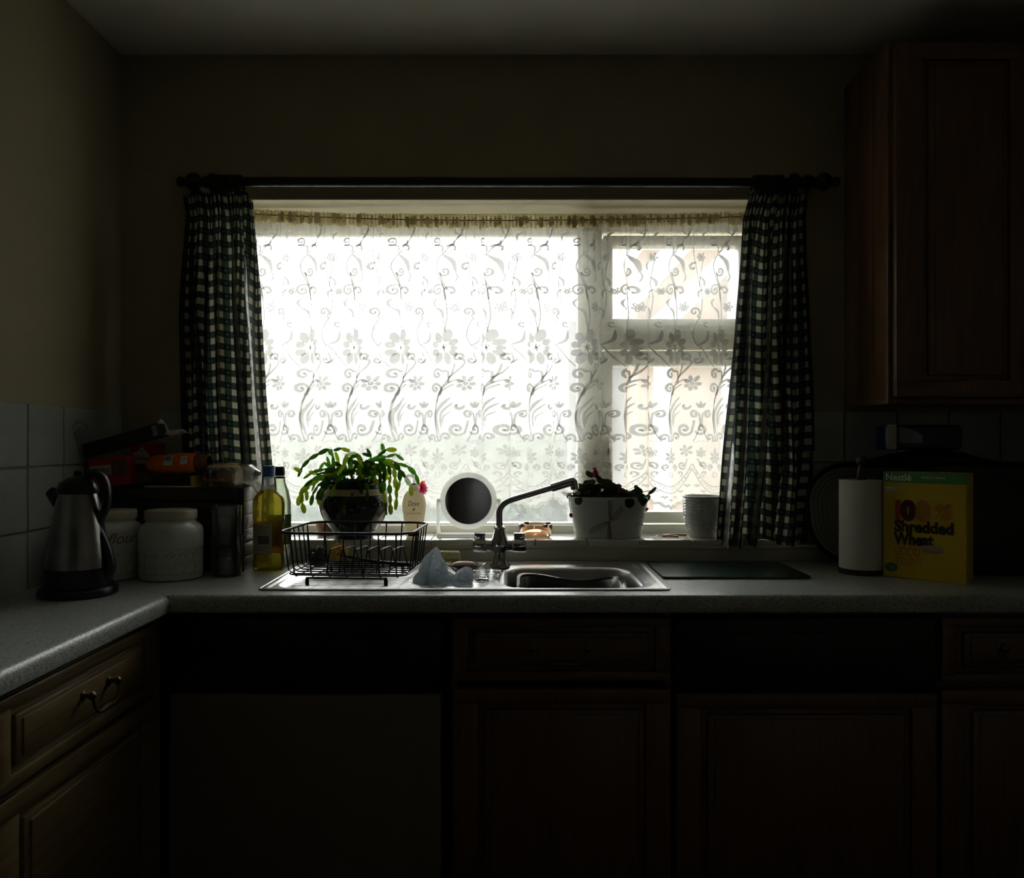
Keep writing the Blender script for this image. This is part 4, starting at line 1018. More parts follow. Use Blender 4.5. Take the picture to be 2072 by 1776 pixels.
LV_ = [(590, 205, 90, 55, -25, 0), (570, 395, 135, 70, 5, 0), (900, 360, 165, 60, -8, 0), (1110, 490, 150, 55, 8, 1), (760, 265, 80, 40, -30, 0), (170, 705, 95, 55, -20, 0), (330, 790, 75, 75, 10, 0), (1460, 830, 95, 95, 0, 0), (1600, 620, 130, 95, 20, 0), (1960, 575, 105, 35, 38, 0), (1830, 730, 80, 60, 30, 0),
 (480, 600, 100, 60, -10, 0), (1290, 620, 90, 80, 0, 0), (1420, 640, 100, 60, -30, 1), (720, 500, 120, 50, 0, 0), (1010, 590, 130, 60, 12, 0), (300, 600, 75, 45, -30, 2), (80, 640, 95, 40, -15, 2), (420, 545, 70, 40, 10, 0), (560, 700, 120, 50, 5, 0), (820, 690, 130, 60, -5, 0), (1050, 700, 120, 60, 5, 0), (1250, 720, 110, 60, 0, 0), (1560, 730, 110, 70, 10, 0), (1700, 690, 100, 70, -15, 0), (450, 730, 70, 45, 0, 2), (1150, 580, 90, 50, -20, 0), (650, 620, 90, 45, 20, 0), (1640, 520, 80, 45, -40, 0), (940, 470, 90, 40, 10, 0), (390, 480, 80, 25, -5, 1), (1760, 830, 70, 60, 20, 1)]
rl = random.Random(9)
for _ in range(84):
    X = rl.uniform(260, 1800); top = 390+.00035*(X-800)**2+(60 if X > 1200 else 0); Y = rl.uniform(top, 760); LV_.append((X, Y, rl.uniform(60, 120), rl.uniform(32, 62), rl.uniform(-30, 30), 0 if rl.random() < .85 else 1))
stc = MB(); cs = 10.905
for X, Y, rx, ry, tilt, mi in LV_:
    d = QD+rl.uniform(-.05, .03)
    if X < 200 or X > 1850: d = QD-.005
    if Y > 760: d = QD-.062
    c0 = P(1140+X/cs, 940+Y/cs, d); k = d/F/cs
    M = Matrix.Translation(c0) @ Matrix.Rotation(math.radians(-tilt), 4, 'Y') @ Matrix.Rotation(rl.uniform(-.5, .5), 4, 'Z') @ Matrix.Diagonal((rx*k*1.22, (rx+ry)*.5*k, ry*k*1.3, 1))
    place(lm[mi], 'leaf', cyc, M)
    root = Vector((qc[0]+(c0.x-qc[0])*.55, QD+(d-QD)*.4, SZ+H_*.86)); stc.tube(catmull([root, root.lerp(c0, .5)+Vector((0, 0, .012)), c0], 5), .0011, 5)
stc.build('stems', mat('reddish_stem', (.20, .12, .07), .6), cyc)
mg = [petal_mesh(cloth_mat('magenta_petal', (.34, .015, .08), (.48, .04, .14), transl=.22, scale=50))]
def bloom(X, Y, d, petals):
    for dx, dz, L in petals: place(mg[0], 'flower_petal', cyc, orient(P(1140+X/cs, 940+Y/cs, d), (dx, rl.uniform(-.3, .3), dz)) @ Matrix.Scale(L, 4))
bloom(700, 110, QD-.03, ((-.9, .5, .010), (-.2, 1, .008), (.3, .8, .008), (.5, -.6, .013), (.1, -1, .016), (.4, -1, .020), (-.2, -1, .018)))
bloom(720, 190, QD-.035, ((-.3, -1, .014), (.5, -.7, .013), (.2, -1, .012), (.8, .1, .008)))
bloom(1215, 455, QD-.045, ((-.5, -.4, .008), (.2, .6, .006), (.4, -.5, .009), (0, -1, .016))); bloom(1210, 560, QD-.045, ((0, -1, .010), (.4, -.8, .009)))
bloom(160, 1065, QD-.02, ((.15, -1, .015), (-.1, -1, .013), (.35, -1, .014))); bloom(1830, 950, QD-.01, ((0, 1, .007), (.6, -.4, .009), (-.2, -1, .014), (.2, -1, .012), (.8, -.7, .008)))
hs = MB(); hs.tube(catmull([P(1140+X/cs, 940+Y/cs, QD-.02) for X, Y in ((130, 720), (125, 830), (150, 960), (160, 1065))], 5), .0008, 5); hs.tube(catmull([P(1140+X/cs, 940+Y/cs, QD-.01) for X, Y in ((1800, 760), (1840, 840), (1832, 950))], 5), .0008, 5); hs.build('flower_stalk', MATS['reddish_stem'], cyc)

# ---- white textured pot
WD = 2.40; wc_ = (PX(1422, WD), WD, SZ); wmm = WD/F
wp = thing('plant_pot', wc_, 'empty white ceramic pot with wavy relief beside the right curtain', 'pot')
wh = 84*wmm
def wprof():
    keys = [(26, 0), (27, 2), (27.5, 6), (30, 14), (35.5, 28), (38.5, 45), (39.5, 62), (39.5, 78), (40.5, 82), (40.5, 84), (38.5, 84), (37, 78), (36, 60), (33, 30), (26, 12)]
    pts = catmull([(a, b, 0) for a, b in keys], 6); return [(0, 0)]+[(p.x*wmm, p.y*wmm) for p in pts]+[(0, 12*wmm)]
def wrel(r, a, z):
    zz = z/wmm
    if 14 < zz < 80 and r > 26*wmm: return r+.0016*math.sin(zz*1.15+2.2*abs(math.sin(a*7)))
    return r
MB().lathe(wprof(), 112, wc_, fn=wrel).build('body', M_['ceramic'], wp)
# ---- bits on the sill
tg = MB(); tg.box(-.018, .000, -.006, .006, 0, .0012, .0004, 1, Matrix.Translation((PX(1331, 2.37), 2.37, SZ+.009)) @ Matrix.Rotation(-.52, 4, 'Y')); tg.box(0, .015, -.006, .006, 0, .0012, .0004, 1, Matrix.Translation((PX(1331, 2.37), 2.37, SZ+.009)) @ Matrix.Rotation(.65, 4, 'Y'))
tag(tg.build('plant_label', mat('white_card_tag', (.7, .72, .68), .5)), 'small folded white plastic tag on the sill by the planter', 'tag')
for k, (a, b, cc_) in enumerate((((1341, 1087, 2.415), (1360, 1083, 2.425), (1388, 1087, 2.43)), ((1341, 1088, 2.405), (1356, 1087, 2.395), (1373, 1090, 2.385)))):
    q = [Vector((PX(p[0], p[2]), p[2], SZ+.0036+(.002 if i == 1 else 0))) for i, p in enumerate((a, b, cc_))]
    tag(MB().tube(catmull(q, 6), .0034, 7, flat=1.6).build('wooden_stick', wood_mat('tan_stick', (.28, .13, .03), (.42, .22, .07), .5, 'X')), ('longer' if k == 0 else 'shorter')+' curved brown stick lying on the sill near the white pot', 'stick', 'brown sticks on the sill')

# ================================================================== around the sink
RK = (-.397, 2.062); rk = thing('dish_rack', (RK[0], RK[1], WT), 'black wire dish rack on rubber feet standing on the drainer', 'dish rack', rz=math.radians(-4))
RM = Matrix.Translation((RK[0], RK[1], 0)) @ Matrix.Rotation(math.radians(-4), 4, 'Z')
def rw(x, y, z): return RM @ Vector((x, y, z))
zr, zbt = 1.038, .929; hw_, hd2 = .164, .140; bw_, bd_ = .148, .112
def rloop(hw, hd, r, z, n=6, bow=0.0):
    p = []
    for cx_, cy_, a0 in ((hw-r, hd-r, 0), (-hw+r, hd-r, 90), (-hw+r, -hd+r, 180), (hw-r, -hd+r, 270)):
        for k in range(n): a = math.radians(a0+k*90/(n-1)); p.append(rw(cx_+r*math.cos(a), cy_+r*math.sin(a), z))
    return p
MB().tube(rloop(hw_, hd2, .050, zr), .0033, 10, closed=True).build('rim', M_['blackwire'], rk)
MB().tube(rloop(bw_, bd_, .03, zbt+.004), .0020, 8, closed=True).build('base_ring', M_['blackwire'], rk)
for k in range(7):
    x = -.126+k*.042
    p = [rw(x*1.03, -hd2+.001, zr), rw(x, -bd_-.006, zbt+.008), rw(x, -bd_+.006, zbt), rw(x, bd_-.006, zbt), rw(x, bd_+.006, zbt+.008), rw(x*1.03, hd2-.001, zr)]
    MB().tube(p, .0019, 8).build('wire', M_['blackwire'], rk)
for k in range(6):
    y = -.085+k*.034
    p = [rw(-hw_+.001, y*1.05, zr), rw(-bw_-.004, y, zbt+.012), rw(-bw_+.008, y, zbt+.003), rw(bw_-.008, y, zbt+.003), rw(bw_+.004, y, zbt+.012), rw(hw_-.001, y*1.05, zr)]
    MB().tube(p, .0019, 8).build('wire', M_['blackwire'], rk)
for k in range(6):
    x = -.062+k*.032
    p = catmull([rw(x-.004, -.055, zbt), rw(x, -.040, zbt+.050), rw(x+.003, -.028, zbt+.057), rw(x+.012, .02, zbt+.058), rw(x+.016, .03, zbt+.05), rw(x+.024, .045, zbt)], 4)
    MB().tube(p, .0019, 8).build('plate_prong', M_['blackwire'], rk)
for sy in (-1, 1):
    y = sy*.100
    MB().tube([rw(-.100, y, WT+.008), rw(-.100, y, zbt-.010), rw(-.096, y, zbt-.005), rw(.092, y, zbt-.005), rw(.096, y, zbt-.010), rw(.096, y, WT+.008)], .0025, 8).build('leg', M_['blackwire'], rk)
    for x in (-.100, .096):
        q = rw(x, y, 0); MB().lathe([(0, .0), (.0048, .0), (.0048, .012), (.003, .019), (0, .019)], 12, (q.x, q.y, sink_z(q.x, q.y)-.0003)).build('rubber_foot', M_['rubber'], rk)
# scourer and brush in the rack
sc_ = MB(); rs = random.Random(2); c0 = rw(-.118, .045, zbt+.027)
for k in range(34):
    a = Vector((rs.gauss(0, 1), rs.gauss(0, 1), rs.gauss(0, 1))).normalized(); u_ = a.orthogonal().normalized(); v_ = a.cross(u_); R_ = rs.uniform(.018, .026); off = a*rs.uniform(-.008, .008)
    sc_.tube([c0+off+(u_*math.cos(t*.5236)+v_*math.sin(t*.5236))*R_*(1+.06*math.sin(t*2.1+k)) for t in range(12)], .0011, 4, closed=True)
tag(sc_.build('steel_scourer', mat('dark_steel_wool', (.10, .095, .09), .35, .9, var=.3), smooth=True), 'tangled dark steel wool scourer lying inside the dish rack', 'scourer')
br = thing('dish_brush', rw(-.05, .06, zbt+.006), 'yellow bristled dish brush with green handle lying in the rack', 'brush')
bc_ = rw(-.066, .055, zbt+.038); bb = MB()
for k in range(230):
    a = Vector((rs.gauss(0, 1), rs.gauss(0, 1)*.8, rs.gauss(0, 1)*.8+.35)).normalized(); bb.tube([bc_+a*.006, bc_+a*rs.uniform(.022, .029)], .0008, 3)
bb.build('bristles', mat('yellow_bristle', (.85, .55, .06), .6, var=.25, scale=90), br)
MB().tube(catmull([bc_+Vector((-.004, 0, -.006)), bc_+Vector((.02, .004, -.012)), rw(.04, .055, zbt+.012), rw(.13, .050, zbt+.008)], 6), .0052, 10).build('handle', mat('dark_green_plastic', (.03, .07, .03), .35), br)
# sponge
sg = MB(); sg.box(-.036, .036, -.016, .016, 0, .034, .004, 3); 
for v in sg.bm.verts: v.co += Vector((.0015*math.sin(v.co.z*300), 0, .0012*math.sin(v.co.x*120)))
sgt = thing('sponge', (PX(905, 2.285), 2.285, WT+.003), 'pale yellow sponge block leaning at the back of the drainer', 'sponge', rz=.1)
so_ = sg.build('sponge_block', mat('yellow_sponge', (.86, .80, .48), .95, var=.15, scale=140, bump=.8, bscale=400), sgt, local=True)
sg2 = MB(); sg2.box(-.0362, .0362, -.0165, .0165, .0, .016, .003, 2); sg2.build('scrub_layer', mat('ochre_sponge', (.62, .44, .08), .95, var=.2, scale=140, bump=.8, bscale=400), sgt, local=True)
# soap dish and soap
SD = 2.10; dc = Vector((PX(940, SD), SD, WT+.001)); 
sdh = thing('soap_dish', dc, 'oval dark metal soap dish on the drainer behind the blue cloth', 'soap dish')
MB().lathe([(0, 0), (.016, 0), (.024, .004), (.036, .014), (.056, .026), (.061, .0285), (.060, .0265), (.036, .0165), (.022, .008), (0, .007)], 36, dc, 1, .62).build('dish', mat('dark_pewter', (.20, .19, .18), .22, .9, var=.1), sdh)
sp2 = MB(); sp2.lathe([(0, 0), (.020, 0), (.032, .006), (.034, .012), (.030, .019), (.020, .023), (0, .025)], 32, (dc.x, SD, dc.z+.0105), 1, .58)
tag(sp2.build('soap_bar', mat('pink_soap', (.72, .50, .40), .4, var=.04)), 'worn pale pink soap bar resting in the metal dish', 'soap')
# clear plastic dish
cd = thing('clear_dish', (PX(985, 2.03), 2.03, WT-.002), 'small clear plastic tray lying beside the sink bowl', 'tray')
MB().lathe([(0, .001), (.028, .001), (.034, .004), (.037, .020), (.040, .022), (.0385, .0235), (.0355, .022), (.0325, .006), (0, .0035)], 40, (PX(985, 2.03), 2.03, WT-.003), 1, .85, power=3).build('dish', M_['glass'], cd)
# crumpled blue cloth: draped folds with pleats reaching the drainer
def drape(mb, cols, closed=True, su=7, sv=6, crinkle=.0016, seed=1):
    def pt(c):
        if len(c) == 2: x = PX(c[0], c[1]); return Vector((x, c[1], sink_z(x, c[1])+.0012))
        return P(*c)
    C = [catmull([pt(c) for c in col], sv) for col in cols]; nv = len(C[0])
    rows = [catmull([C[i][j] for i in range(len(C))], su, closed) for j in range(nv)]
    nu = len(rows[0]); vs = []
    for j, r in enumerate(rows):
        for i, p in enumerate(r):
            q = Vector(p); k = crinkle*(1 if 0 < j < nv-1 else .4)
            w_ = Vector((noise.noise(q*30), noise.noise(q*30+Vector((9, 0, 0))), noise.noise(q*30+Vector((0, 9, 0)))))*.018
            n1 = noise.noise(q*45+Vector((seed, 0, 0))); n2 = 1-2*abs(noise.noise((q+w_)*48+Vector((0, seed, 0)))); n3 = 1-2*abs(noise.noise((q+w_)*95+Vector((0, 0, seed))))
            q += Vector((k*(n1*2.0+n3*.9), -k*(n2*2.6+n3*1.1-1.2), k*(n1+n2*.9))); q.z = max(q.z, sink_z(q.x, q.y)+.0008); vs.append(q)
    fs = [(j*nu+i, j*nu+(i+1) % nu, (j+1)*nu+(i+1) % nu, (j+1)*nu+i) for j in range(nv-1) for i in range(nu if closed else nu-1)]
    mb.raw(vs, fs)
cl = MB()
drape(cl, [
 [(876, 1113, 1.992), (858, 1130, 1.988), (846, 1152, 1.99), (833, 2.0)], [(878, 1110, 1.985), (860, 1131, 1.968), (850, 1154, 1.976), (848, 1.99)],
 [(880, 1108, 1.98), (862, 1135, 1.952), (856, 1158, 1.948), (853, 1.942)], [(882, 1106, 1.978), (868, 1137, 1.950), (865, 1160, 1.950), (866, 1.938)],
 [(883, 1106, 1.978), (873, 1138, 1.962), (870, 1156, 1.990), (871, 1.994)], [(884, 1107, 1.978), (879, 1139, 1.950), (876, 1160, 1.958), (875, 1.942)],
 [(885, 1109, 1.98), (888, 1140, 1.948), (886, 1164, 1.945), (890, 1.932)], [(887, 1113, 1.982), (896, 1141, 1.960), (897, 1164, 1.965), (899, 1.955)],
 [(888, 1119, 1.985), (903, 1141, 1.985), (904, 1160, 1.985), (907, 1.985)], [(886, 1121, 1.99), (898, 1146, 2.0), (904, 1158, 2.0), (910, 2.008)],
 [(880, 1115, 2.0), (880, 1140, 2.02), (878, 1152, 2.02), (878, 2.03)], [(877, 1114, 1.996), (864, 1136, 2.008), (855, 1152, 2.012), (846, 2.02)]], True, 10, 12, .0027, 3)
drape(cl, [
 [(893, 1.975), (894, 1160, 1.978), (896, 1150, 1.985), (896, 1152, 1.995), (896, 2.005)], [(906, 1.962), (907, 1172, 1.960), (908, 1160, 1.972), (908, 1158, 1.990), (908, 2.008)],
 [(918, 1.952), (917, 1176, 1.955), (918, 1166, 1.968), (918, 1163, 1.985), (918, 2.005)], [(928, 1.946), (927, 1172, 1.946), (928, 1157, 1.960), (929, 1154, 1.980), (930, 2.0)],
 [(940, 1.942), (940, 1170, 1.940), (942, 1152, 1.955), (943, 1150, 1.975), (944, 1.998)], [(952, 1.944), (954, 1172, 1.944), (954, 1157, 1.956), (953, 1154, 1.972), (952, 1.992)], [(957, 1.955), (958, 1174, 1.957), (958, 1164, 1.963), (957, 1162, 1.972), (956, 1.982)]], False, 10, 9, .0025, 9)
tag(cl.build('dish_cloth', cloth_mat('pale_blue_cloth', (.72, .79, .84), (.80, .86, .90), transl=.42, scale=120), angle=60), 'crumpled pale blue dish cloth heaped on the drainer', 'cloth')
# green glass board
gb = MB(); gx0, gx1, gy0, gy1 = .384, .762, 2.032, 2.292; rr_ = .012; poly = []
for cx_, cy_, a0 in ((gx1-rr_, gy1-rr_, 0), (gx0+rr_, gy1-rr_, 90), (gx0+rr_, gy0+rr_, 180), (gx1-rr_, gy0+rr_, 270)):
    for k in range(6): a = math.radians(a0+18*k); poly.append((cx_+rr_*math.cos(a), cy_+rr_*math.sin(a)))
gb.prism(poly, 'z', WT+.002, WT+.0065)
gbt = thing('chopping_board', (.573, 2.16, WT), 'dark green glass chopping board lying on the worktop right of the sink', 'chopping board')
gb.build('glass_slab', M_['greenglass'], gbt, angle=30)
for x, y in ((gx0+.02, gy0+.02), (gx1-.02, gy0+.02), (gx0+.02, gy1-.02), (gx1-.02, gy1-.02)): MB().lathe([(0, 0), (.006, 0), (.006, .0022), (0, .0022)], 10, (x, y, WT)).build('rubber_foot', M_['rubber'], gbt)

# ================================================================== right of the window
KD = 2.13; kc = Vector((PX(1743, KD), KD, WT)); km = KD/F
kh = thing('kitchen_roll_holder', kc, 'dark wooden kitchen roll holder with turned top knob', 'holder')
MB().lathe([(0, 0), (.056, 0), (.058, .004), (.057, .010), (.052, .013), (0, .013)], 36, kc).build('base', M_['darkwood'], kh)
MB().lathe([(.010, .012), (.010, .245), (.013, .252), (.014, .266), (.009, .280), (.008, .286), (.0135, .292), (.0145, .300), (.011, .308), (0, .310)], 24, kc).build('pole', wood_mat('reddish_dark_wood', (.035, .014, .008), (.07, .03, .016), .35), kh)
rl_ = MB(); R0 = 41.5*km
rl_.lathe([(.019, .0145), (R0, .0145), (R0+.0004, .018), (R0+.0003, .245), (R0, .248), (.019, .248), (.019, .0145)], 56, kc, fn=lambda r, a, z: r+(.0012*((a/(2*PI)+.37) % 1.0) if r > .03 else 0))
tag(rl_.build('paper_roll', mat('white_paper_towel', (.62, .60, .54), .95, var=.04, scale=40, bump=.4, bscale=260), angle=30), 'white kitchen paper roll standing upright on the wooden holder', 'paper roll')
# decorated tray leaning on the wall
TDp = 2.268; ty0 = WT+.001; th_ = .292; tx0 = PX(1633, 2.29); tw_ = .44
tr = thing('serving_tray', (tx0+tw_/2, TDp, WT), 'oval serving tray with dark rim and leafy border leaning behind the paper roll', 'tray')
lean_ = math.radians(13); TM = Matrix.Translation((tx0+tw_/2, TDp, ty0)) @ Matrix.Rotation(-lean_, 4, 'X')
def tloop(ins, y, rad=.125, n=14):
    hw, hh, r = tw_/2-ins, th_/2-ins, max(.01, rad-ins); p = []
    for cx_, cz_, a0 in ((hw-r, hh-r, 0), (-hw+r, hh-r, 90), (-hw+r, -hh+r, 180), (hw-r, -hh+r, 270)):
        for k in range(n): a = math.radians(a0+k*90/(n-1)); p.append(TM @ Vector((cx_+r*math.cos(a), y, th_/2+cz_+r*math.sin(a))))
    return p
def ringmesh(loops, cap=True):
    mb = MB(); n = len(loops[0]); vs = [p for l in loops for p in l]; fs = []
    for j in range(len(loops)-1):
        for i in range(n): fs.append((j*n+i, j*n+(i+1) % n, (j+1)*n+(i+1) % n, (j+1)*n+i))
    if cap: fs.append(tuple(range((len(loops)-1)*n, len(loops)*n)))
    mb.raw(vs, fs); return mb
ringmesh([tloop(.0, .0), tloop(-.001, -.010), tloop(.004, -.013), tloop(.009, -.010), tloop(.013, -.002), tloop(.013, .004), tloop(.0, .0)], False).build('rim', mat('dark_tray_rim', (.018, .014, .012), .35), tr)
ringmesh([tloop(.012, .003), tloop(.0125, -.0015)], True).build('plate', mat('pale_green_tray', (.26, .27, .23), .35, var=.06), tr)
ln = MB(); ln.tube(tloop(.024, -.002), .0008, 5, closed=True); ln.tube(tloop(.060, -.002), .0006, 5, closed=True); ln.build('border_lines', mat('dark_green_print', (.05, .06, .045), .5), tr)
bo = MB(); lo = tloop(.042, -.002, n=26); ctr = TM @ Vector((0, -.002, th_/2))
L_ = [0]
for a, b in zip(lo, lo[1:]): L_.append(L_[-1]+(b-a).length)
q = 0.0; ri = random.Random(4)
while q < L_[-1]:
    for i in range(len(L_)-1):
        if L_[i+1] >= q: p = lo[i].lerp(lo[i+1], (q-L_[i])/max(1e-9, L_[i+1]-L_[i])); tdir = (lo[i+1]-lo[i]).normalized(); break
    nrm = (ctr-p).normalized()
    for s in (-1, 1):
        a = (tdir*.6+nrm*s).normalized()*.008; b = a.cross(Vector((0, 1, 0))).normalized()*.0022; c_ = p+nrm*s*.003+Vector((0, -.0004, 0))
        bo.raw([c_, c_+a*.5+b, c_+a, c_+a*.5-b], [(0, 1, 2, 3)])
    q += .0085
bo.build('leaf_border', MATS['dark_green_print'], tr, smooth=False)
# dark bread crock behind the cereal box, with bags on top
bk = MB(); bk.box(1.085, 1.42, 2.07, 2.20, WT+.001, 1.205, .02, 4)
bkt = thing('storage_tin', (1.25, 2.135, WT), 'black storage tin standing behind the cereal box', 'tin')
bk.build('body', M_['black'], bkt); MB().box(1.082, 1.423, 2.067, 2.203, 1.180, 1.1835, .001).build('lid_seam', mat('dull_black_seam', (.02, .02, .02), .6), bkt)
bg = MB(); bg.grid(lambda u, v: Vector((PX(1752, 2.12)+.36*u, 2.075+.12*v, 1.2065+.026*math.sin(PI*min(1, max(0, u*1.05)))*math.sin(PI*v)**.5*(1+.5*noise.noise(Vector((u*5, v*4, 1))))+.012*abs(noise.noise(Vector((u*9, v*7, 3))))*math.sin(PI*v)*math.sin(PI*u))), 50, 22)
tag(bg.build('black_bag', mat('black_polythene', (.008, .008, .009), .3, var=.2), angle=180), 'crumpled black plastic bag on the storage tin', 'bag')
pk = thing('blue_packet', (PX(1835, 2.12), 2.12, 1.242), 'dark blue glossy packet with white card end above the cereal box', 'packet')
pz0 = 1.2375
bp_ = MB(); bp_.box(PX(1792, 2.1), PX(1792, 2.1)+.20, 2.095, 2.165, pz0, pz0+.066, .008, 3)
for v in bp_.bm.verts: v.co += Vector((0, .004*noise.noise(v.co*40), .006*noise.noise(v.co*30+Vector((2, 0, 0)))*(1 if v.co.z > pz0+.03 else 0)))
bp_.build('wrapper', mat('dark_blue_film', (.012, .018, .06), .15, var=.2), pk)
MB().box(PX(1795, 2.09), PX(1814, 2.09), 2.0895, 2.0915, pz0+.002, pz0+.066, .0008).build('white_card', mat('grey_white_card', (.42, .43, .40), .6), pk)
MB().grid(lambda u, v: Vector((PX(1819+48*u, 2.09), 2.0905+.002*math.sin(PI*u), pz0+.018+v*(.042-.022*u*u))), 8, 5).build('silver_panel', mat('pale_blue_print', (.16, .18, .25), .3), pk)
# cereal box
cb0 = base_on(1787, 1165, WT); cb1 = base_on(1869, 1174, WT); cdir = (cb1-cb0).normalized(); cw, chh, cdp = .195, .272, .058
crz = math.atan2(cdir.y, cdir.x)
cbx = thing('cereal_box', cb0, 'yellow shredded wheat cereal box with green top band on the worktop', 'box', rz=crz)
yel = mat('yellow_card', (.62, .44, .02), .45, var=.05); grn = mat('green_card', (.08, .25, .07), .45)
MB().box(0, cw, 0, cdp, .0, chh, .0012, 1).build('carton', yel, cbx, local=True)
MB().box(.0005, cw-.0005, -.0006, .001, chh-.028, chh-.0005).build('top_band', grn, cbx, smooth=False, local=True)
def flat_text(body, size, m, x, z, **k):
    vs, fs = text_geo(body, size, **k); mb = MB(); mb.raw([Vector((x+v.x, -.0010-v.z, z+v.y)) for v in vs], fs); mb.build('lettering', m, cbx, smooth=False, local=True)
wt2 = mat('white_print', (.75, .75, .70), .5); redp = mat('red_print', (.45, .06, .02), .5); dkr = mat('maroon_print', (.10, .015, .03), .5); orp = mat('orange_print', (.55, .22, .02), .5); blk = mat('dark_print', (.03, .02, .02), .5)
flat_text('Nestl\u00e9', .0235, wt2, .006, chh-.022, offset=.0004)
flat_text('WHOLE GRAIN', .008, wt2, .092, chh-.016)
flat_text('1', .066, redp, .020, chh-.120, offset=.0030); flat_text('0', .064, dkr, .045, chh-.120, offset=.0050); flat_text('0', .064, orp, .079, chh-.120, offset=.0050); flat_text('%', .05, orp, .125, chh-.115, offset=.003)
flat_text('Shredded', .040, blk, .028, chh-.152, offset=.0016, width=.138); flat_text('Wheat', .042, blk, .028, chh-.185, offset=.0018, width=.095)
flat_text('GOOD', .030, orp, .027, chh-.213, offset=.0006, width=.062); flat_text('STUFF!', .026, orp, .029, chh-.236, width=.062)
flat_text('16', .016, mat('pale_green_print', (.25, .42, .28), .5), .013, .022)
sb_ = MB(); sb_.grid(lambda u, v: Vector((.006+.030*u, -.0008, chh-.050+.010*v)), 2, 2); sb_.build('panel_print', wt2, cbx, smooth=False, local=True)
for k in range(5): MB().box(.008+k*.006, .0105+k*.006, -.0016, -.0006, chh-.0475, chh-.045).build('dot_print', blk, cbx, smooth=False, local=True)
gbn = MB(); gbn.lathe([(0, 0), (.016, .0)], 24, (.020, -.0008, .026), M=Matrix.Rotation(PI/2, 4, 'X') @ Matrix.Diagonal((1, .7, 1, 1))); gbn.build('round_badge', mat('teal_print', (.05, .16, .10), .5), cbx, smooth=False, local=True)
spn = MB(); spn.lathe([(0, 0), (.022, .002), (.028, .010), (.022, .018), (0, .02)], 20, (.118, -.0012, .07), 1, .05); spn.build('wheat_biscuit_print', mat('biscuit_print', (.45, .33, .20), .6), cbx, local=True)
# ================================================================== left of the sink
BX0, BX1, BY0, BY1, BZ = -1.135, -.722, 2.146, 2.258, 1.135
bb_ = thing('bread_bin', ((BX0+BX1)/2, (BY0+BY1)/2, WT), 'dark wooden bread bin with boarded sides under the food packets', 'bread bin')
MB().box(BX0+.004, BX1-.006, BY0+.01, BY1-.004, WT, BZ-.004).build('body', M_['darkwood'], bb_, smooth=False)
nb2 = 6; hh = (BZ-WT)/nb2
for k in range(nb2):
    z0, z1 = WT+k*hh+.0008, WT+(k+1)*hh-.0008
    MB().box(BX1-.010, BX1, BY0+.012, BY1, z0, z1, .002).build('side_plank', M_['slatwood'], bb_)
    MB().box(BX0, BX1-.004, BY0, BY0+.014, z0, z1, .004, 3).build('front_slat', M_['darkwood'], bb_)
MB().tube([(BX1-.006, BY0+.006, WT), (BX1-.006, BY0+.006, BZ)], .0085, 12).build('corner_post', M_['black'], bb_)
MB().box(BX0, BX1-.001, BY0+.004, BY1, BZ-.004, BZ, .0015).build('top_board', M_['darkwood'], bb_)

# bread in a clear bag
bY = 2.205
bread = thing('bread_pack', (PX(466, bY), bY, BZ+.001), 'part used sliced bread in a clear plastic bag on the bread bin', 'bread')
crust = mat('bread_crust', (.20, .11, .05), .8, var=.25, scale=40, bump=.5); crumb = mat('bread_crumb', (.50, .38, .24), .9, var=.12, scale=90, bump=.5)
for k in range(5):
    x0_ = PX(436, bY)+k*.0135
    sl = MB(); prof_ = [(-.030, .0), (.030, 0), (.033, .006), (.031, .028), (.034, .036), (.030, .046), (.016, .050), (-.014, .050), (-.030, .046), (-.035, .036), (-.031, .028), (-.033, .006)]
    sl.prism([(bY+p[0], BZ+.004+p[1]*(.82+.05*math.sin(k*2.0))) for p in prof_], 'x', x0_, x0_+.0125); sl.build('slice', crust if k == 0 else crumb, bread)
film = film_mat('clear_bag_film', (.90, .89, .86), haze=.20, rough=.14, gloss=2.2, hcol=(.85, .82, .75), hscale=40)
def bag(u, v, ex=0.0):
    a = 2*PI*u; Lx = PX(411, bY)+.158*v
    e_ = math.sin(PI*min(1, v*.74+.10))**.35 if v < .8 else .80*(1-(v-.8)/.2)+.16
    ca, sa = math.cos(a), math.sin(a); k = (abs(ca)**3.2+abs(sa)**3.2)**(-1/3.2)
    n_ = 1+.10*noise.noise(Vector((ca*2.2, sa*2.2, v*7)))+.12*abs(noise.noise(Vector((ca*5, sa*5, v*16))))
    z = BZ+.033+(.032*e_*n_+ex)*k*sa*(1-.12*v); return Vector((Lx, bY+(.040*e_*n_+ex)*k*ca, max(BZ+.0012, z+(.004 if v > .8 else 0))))
bgm = MB(); bgm.grid(bag, 72, 54, closed_u=True); bgm.build('clear_bag', film, bread, angle=180)
def bpatch(u0, u1, v0, v1, nm, m):
    q_ = MB(); q_.grid(lambda u, v: bag(u0+(u1-u0)*u, v0+(v1-v0)*v, .0010), 14, 14); q_.build(nm, m, bread, angle=180)
bpatch(.22, .36, .12, .66, 'printed_band', mat('ochre_bag_print', (.60, .32, .07), .3, var=.3, scale=60))
bpatch(.36, .40, .10, .72, 'white_band', cloth_mat('white_bag_print', (.72, .68, .60), transl=.4, scale=60))
for v0, v1, c_ in ((.07, .15, (.65, .03, .02)), (.26, .34, (.75, .22, .02)), (.38, .47, (.35, .42, .08))): bpatch(.545, .575, v0, v1, 'printed_mark', mat('mark_%d' % int(v0*100), c_, .4))
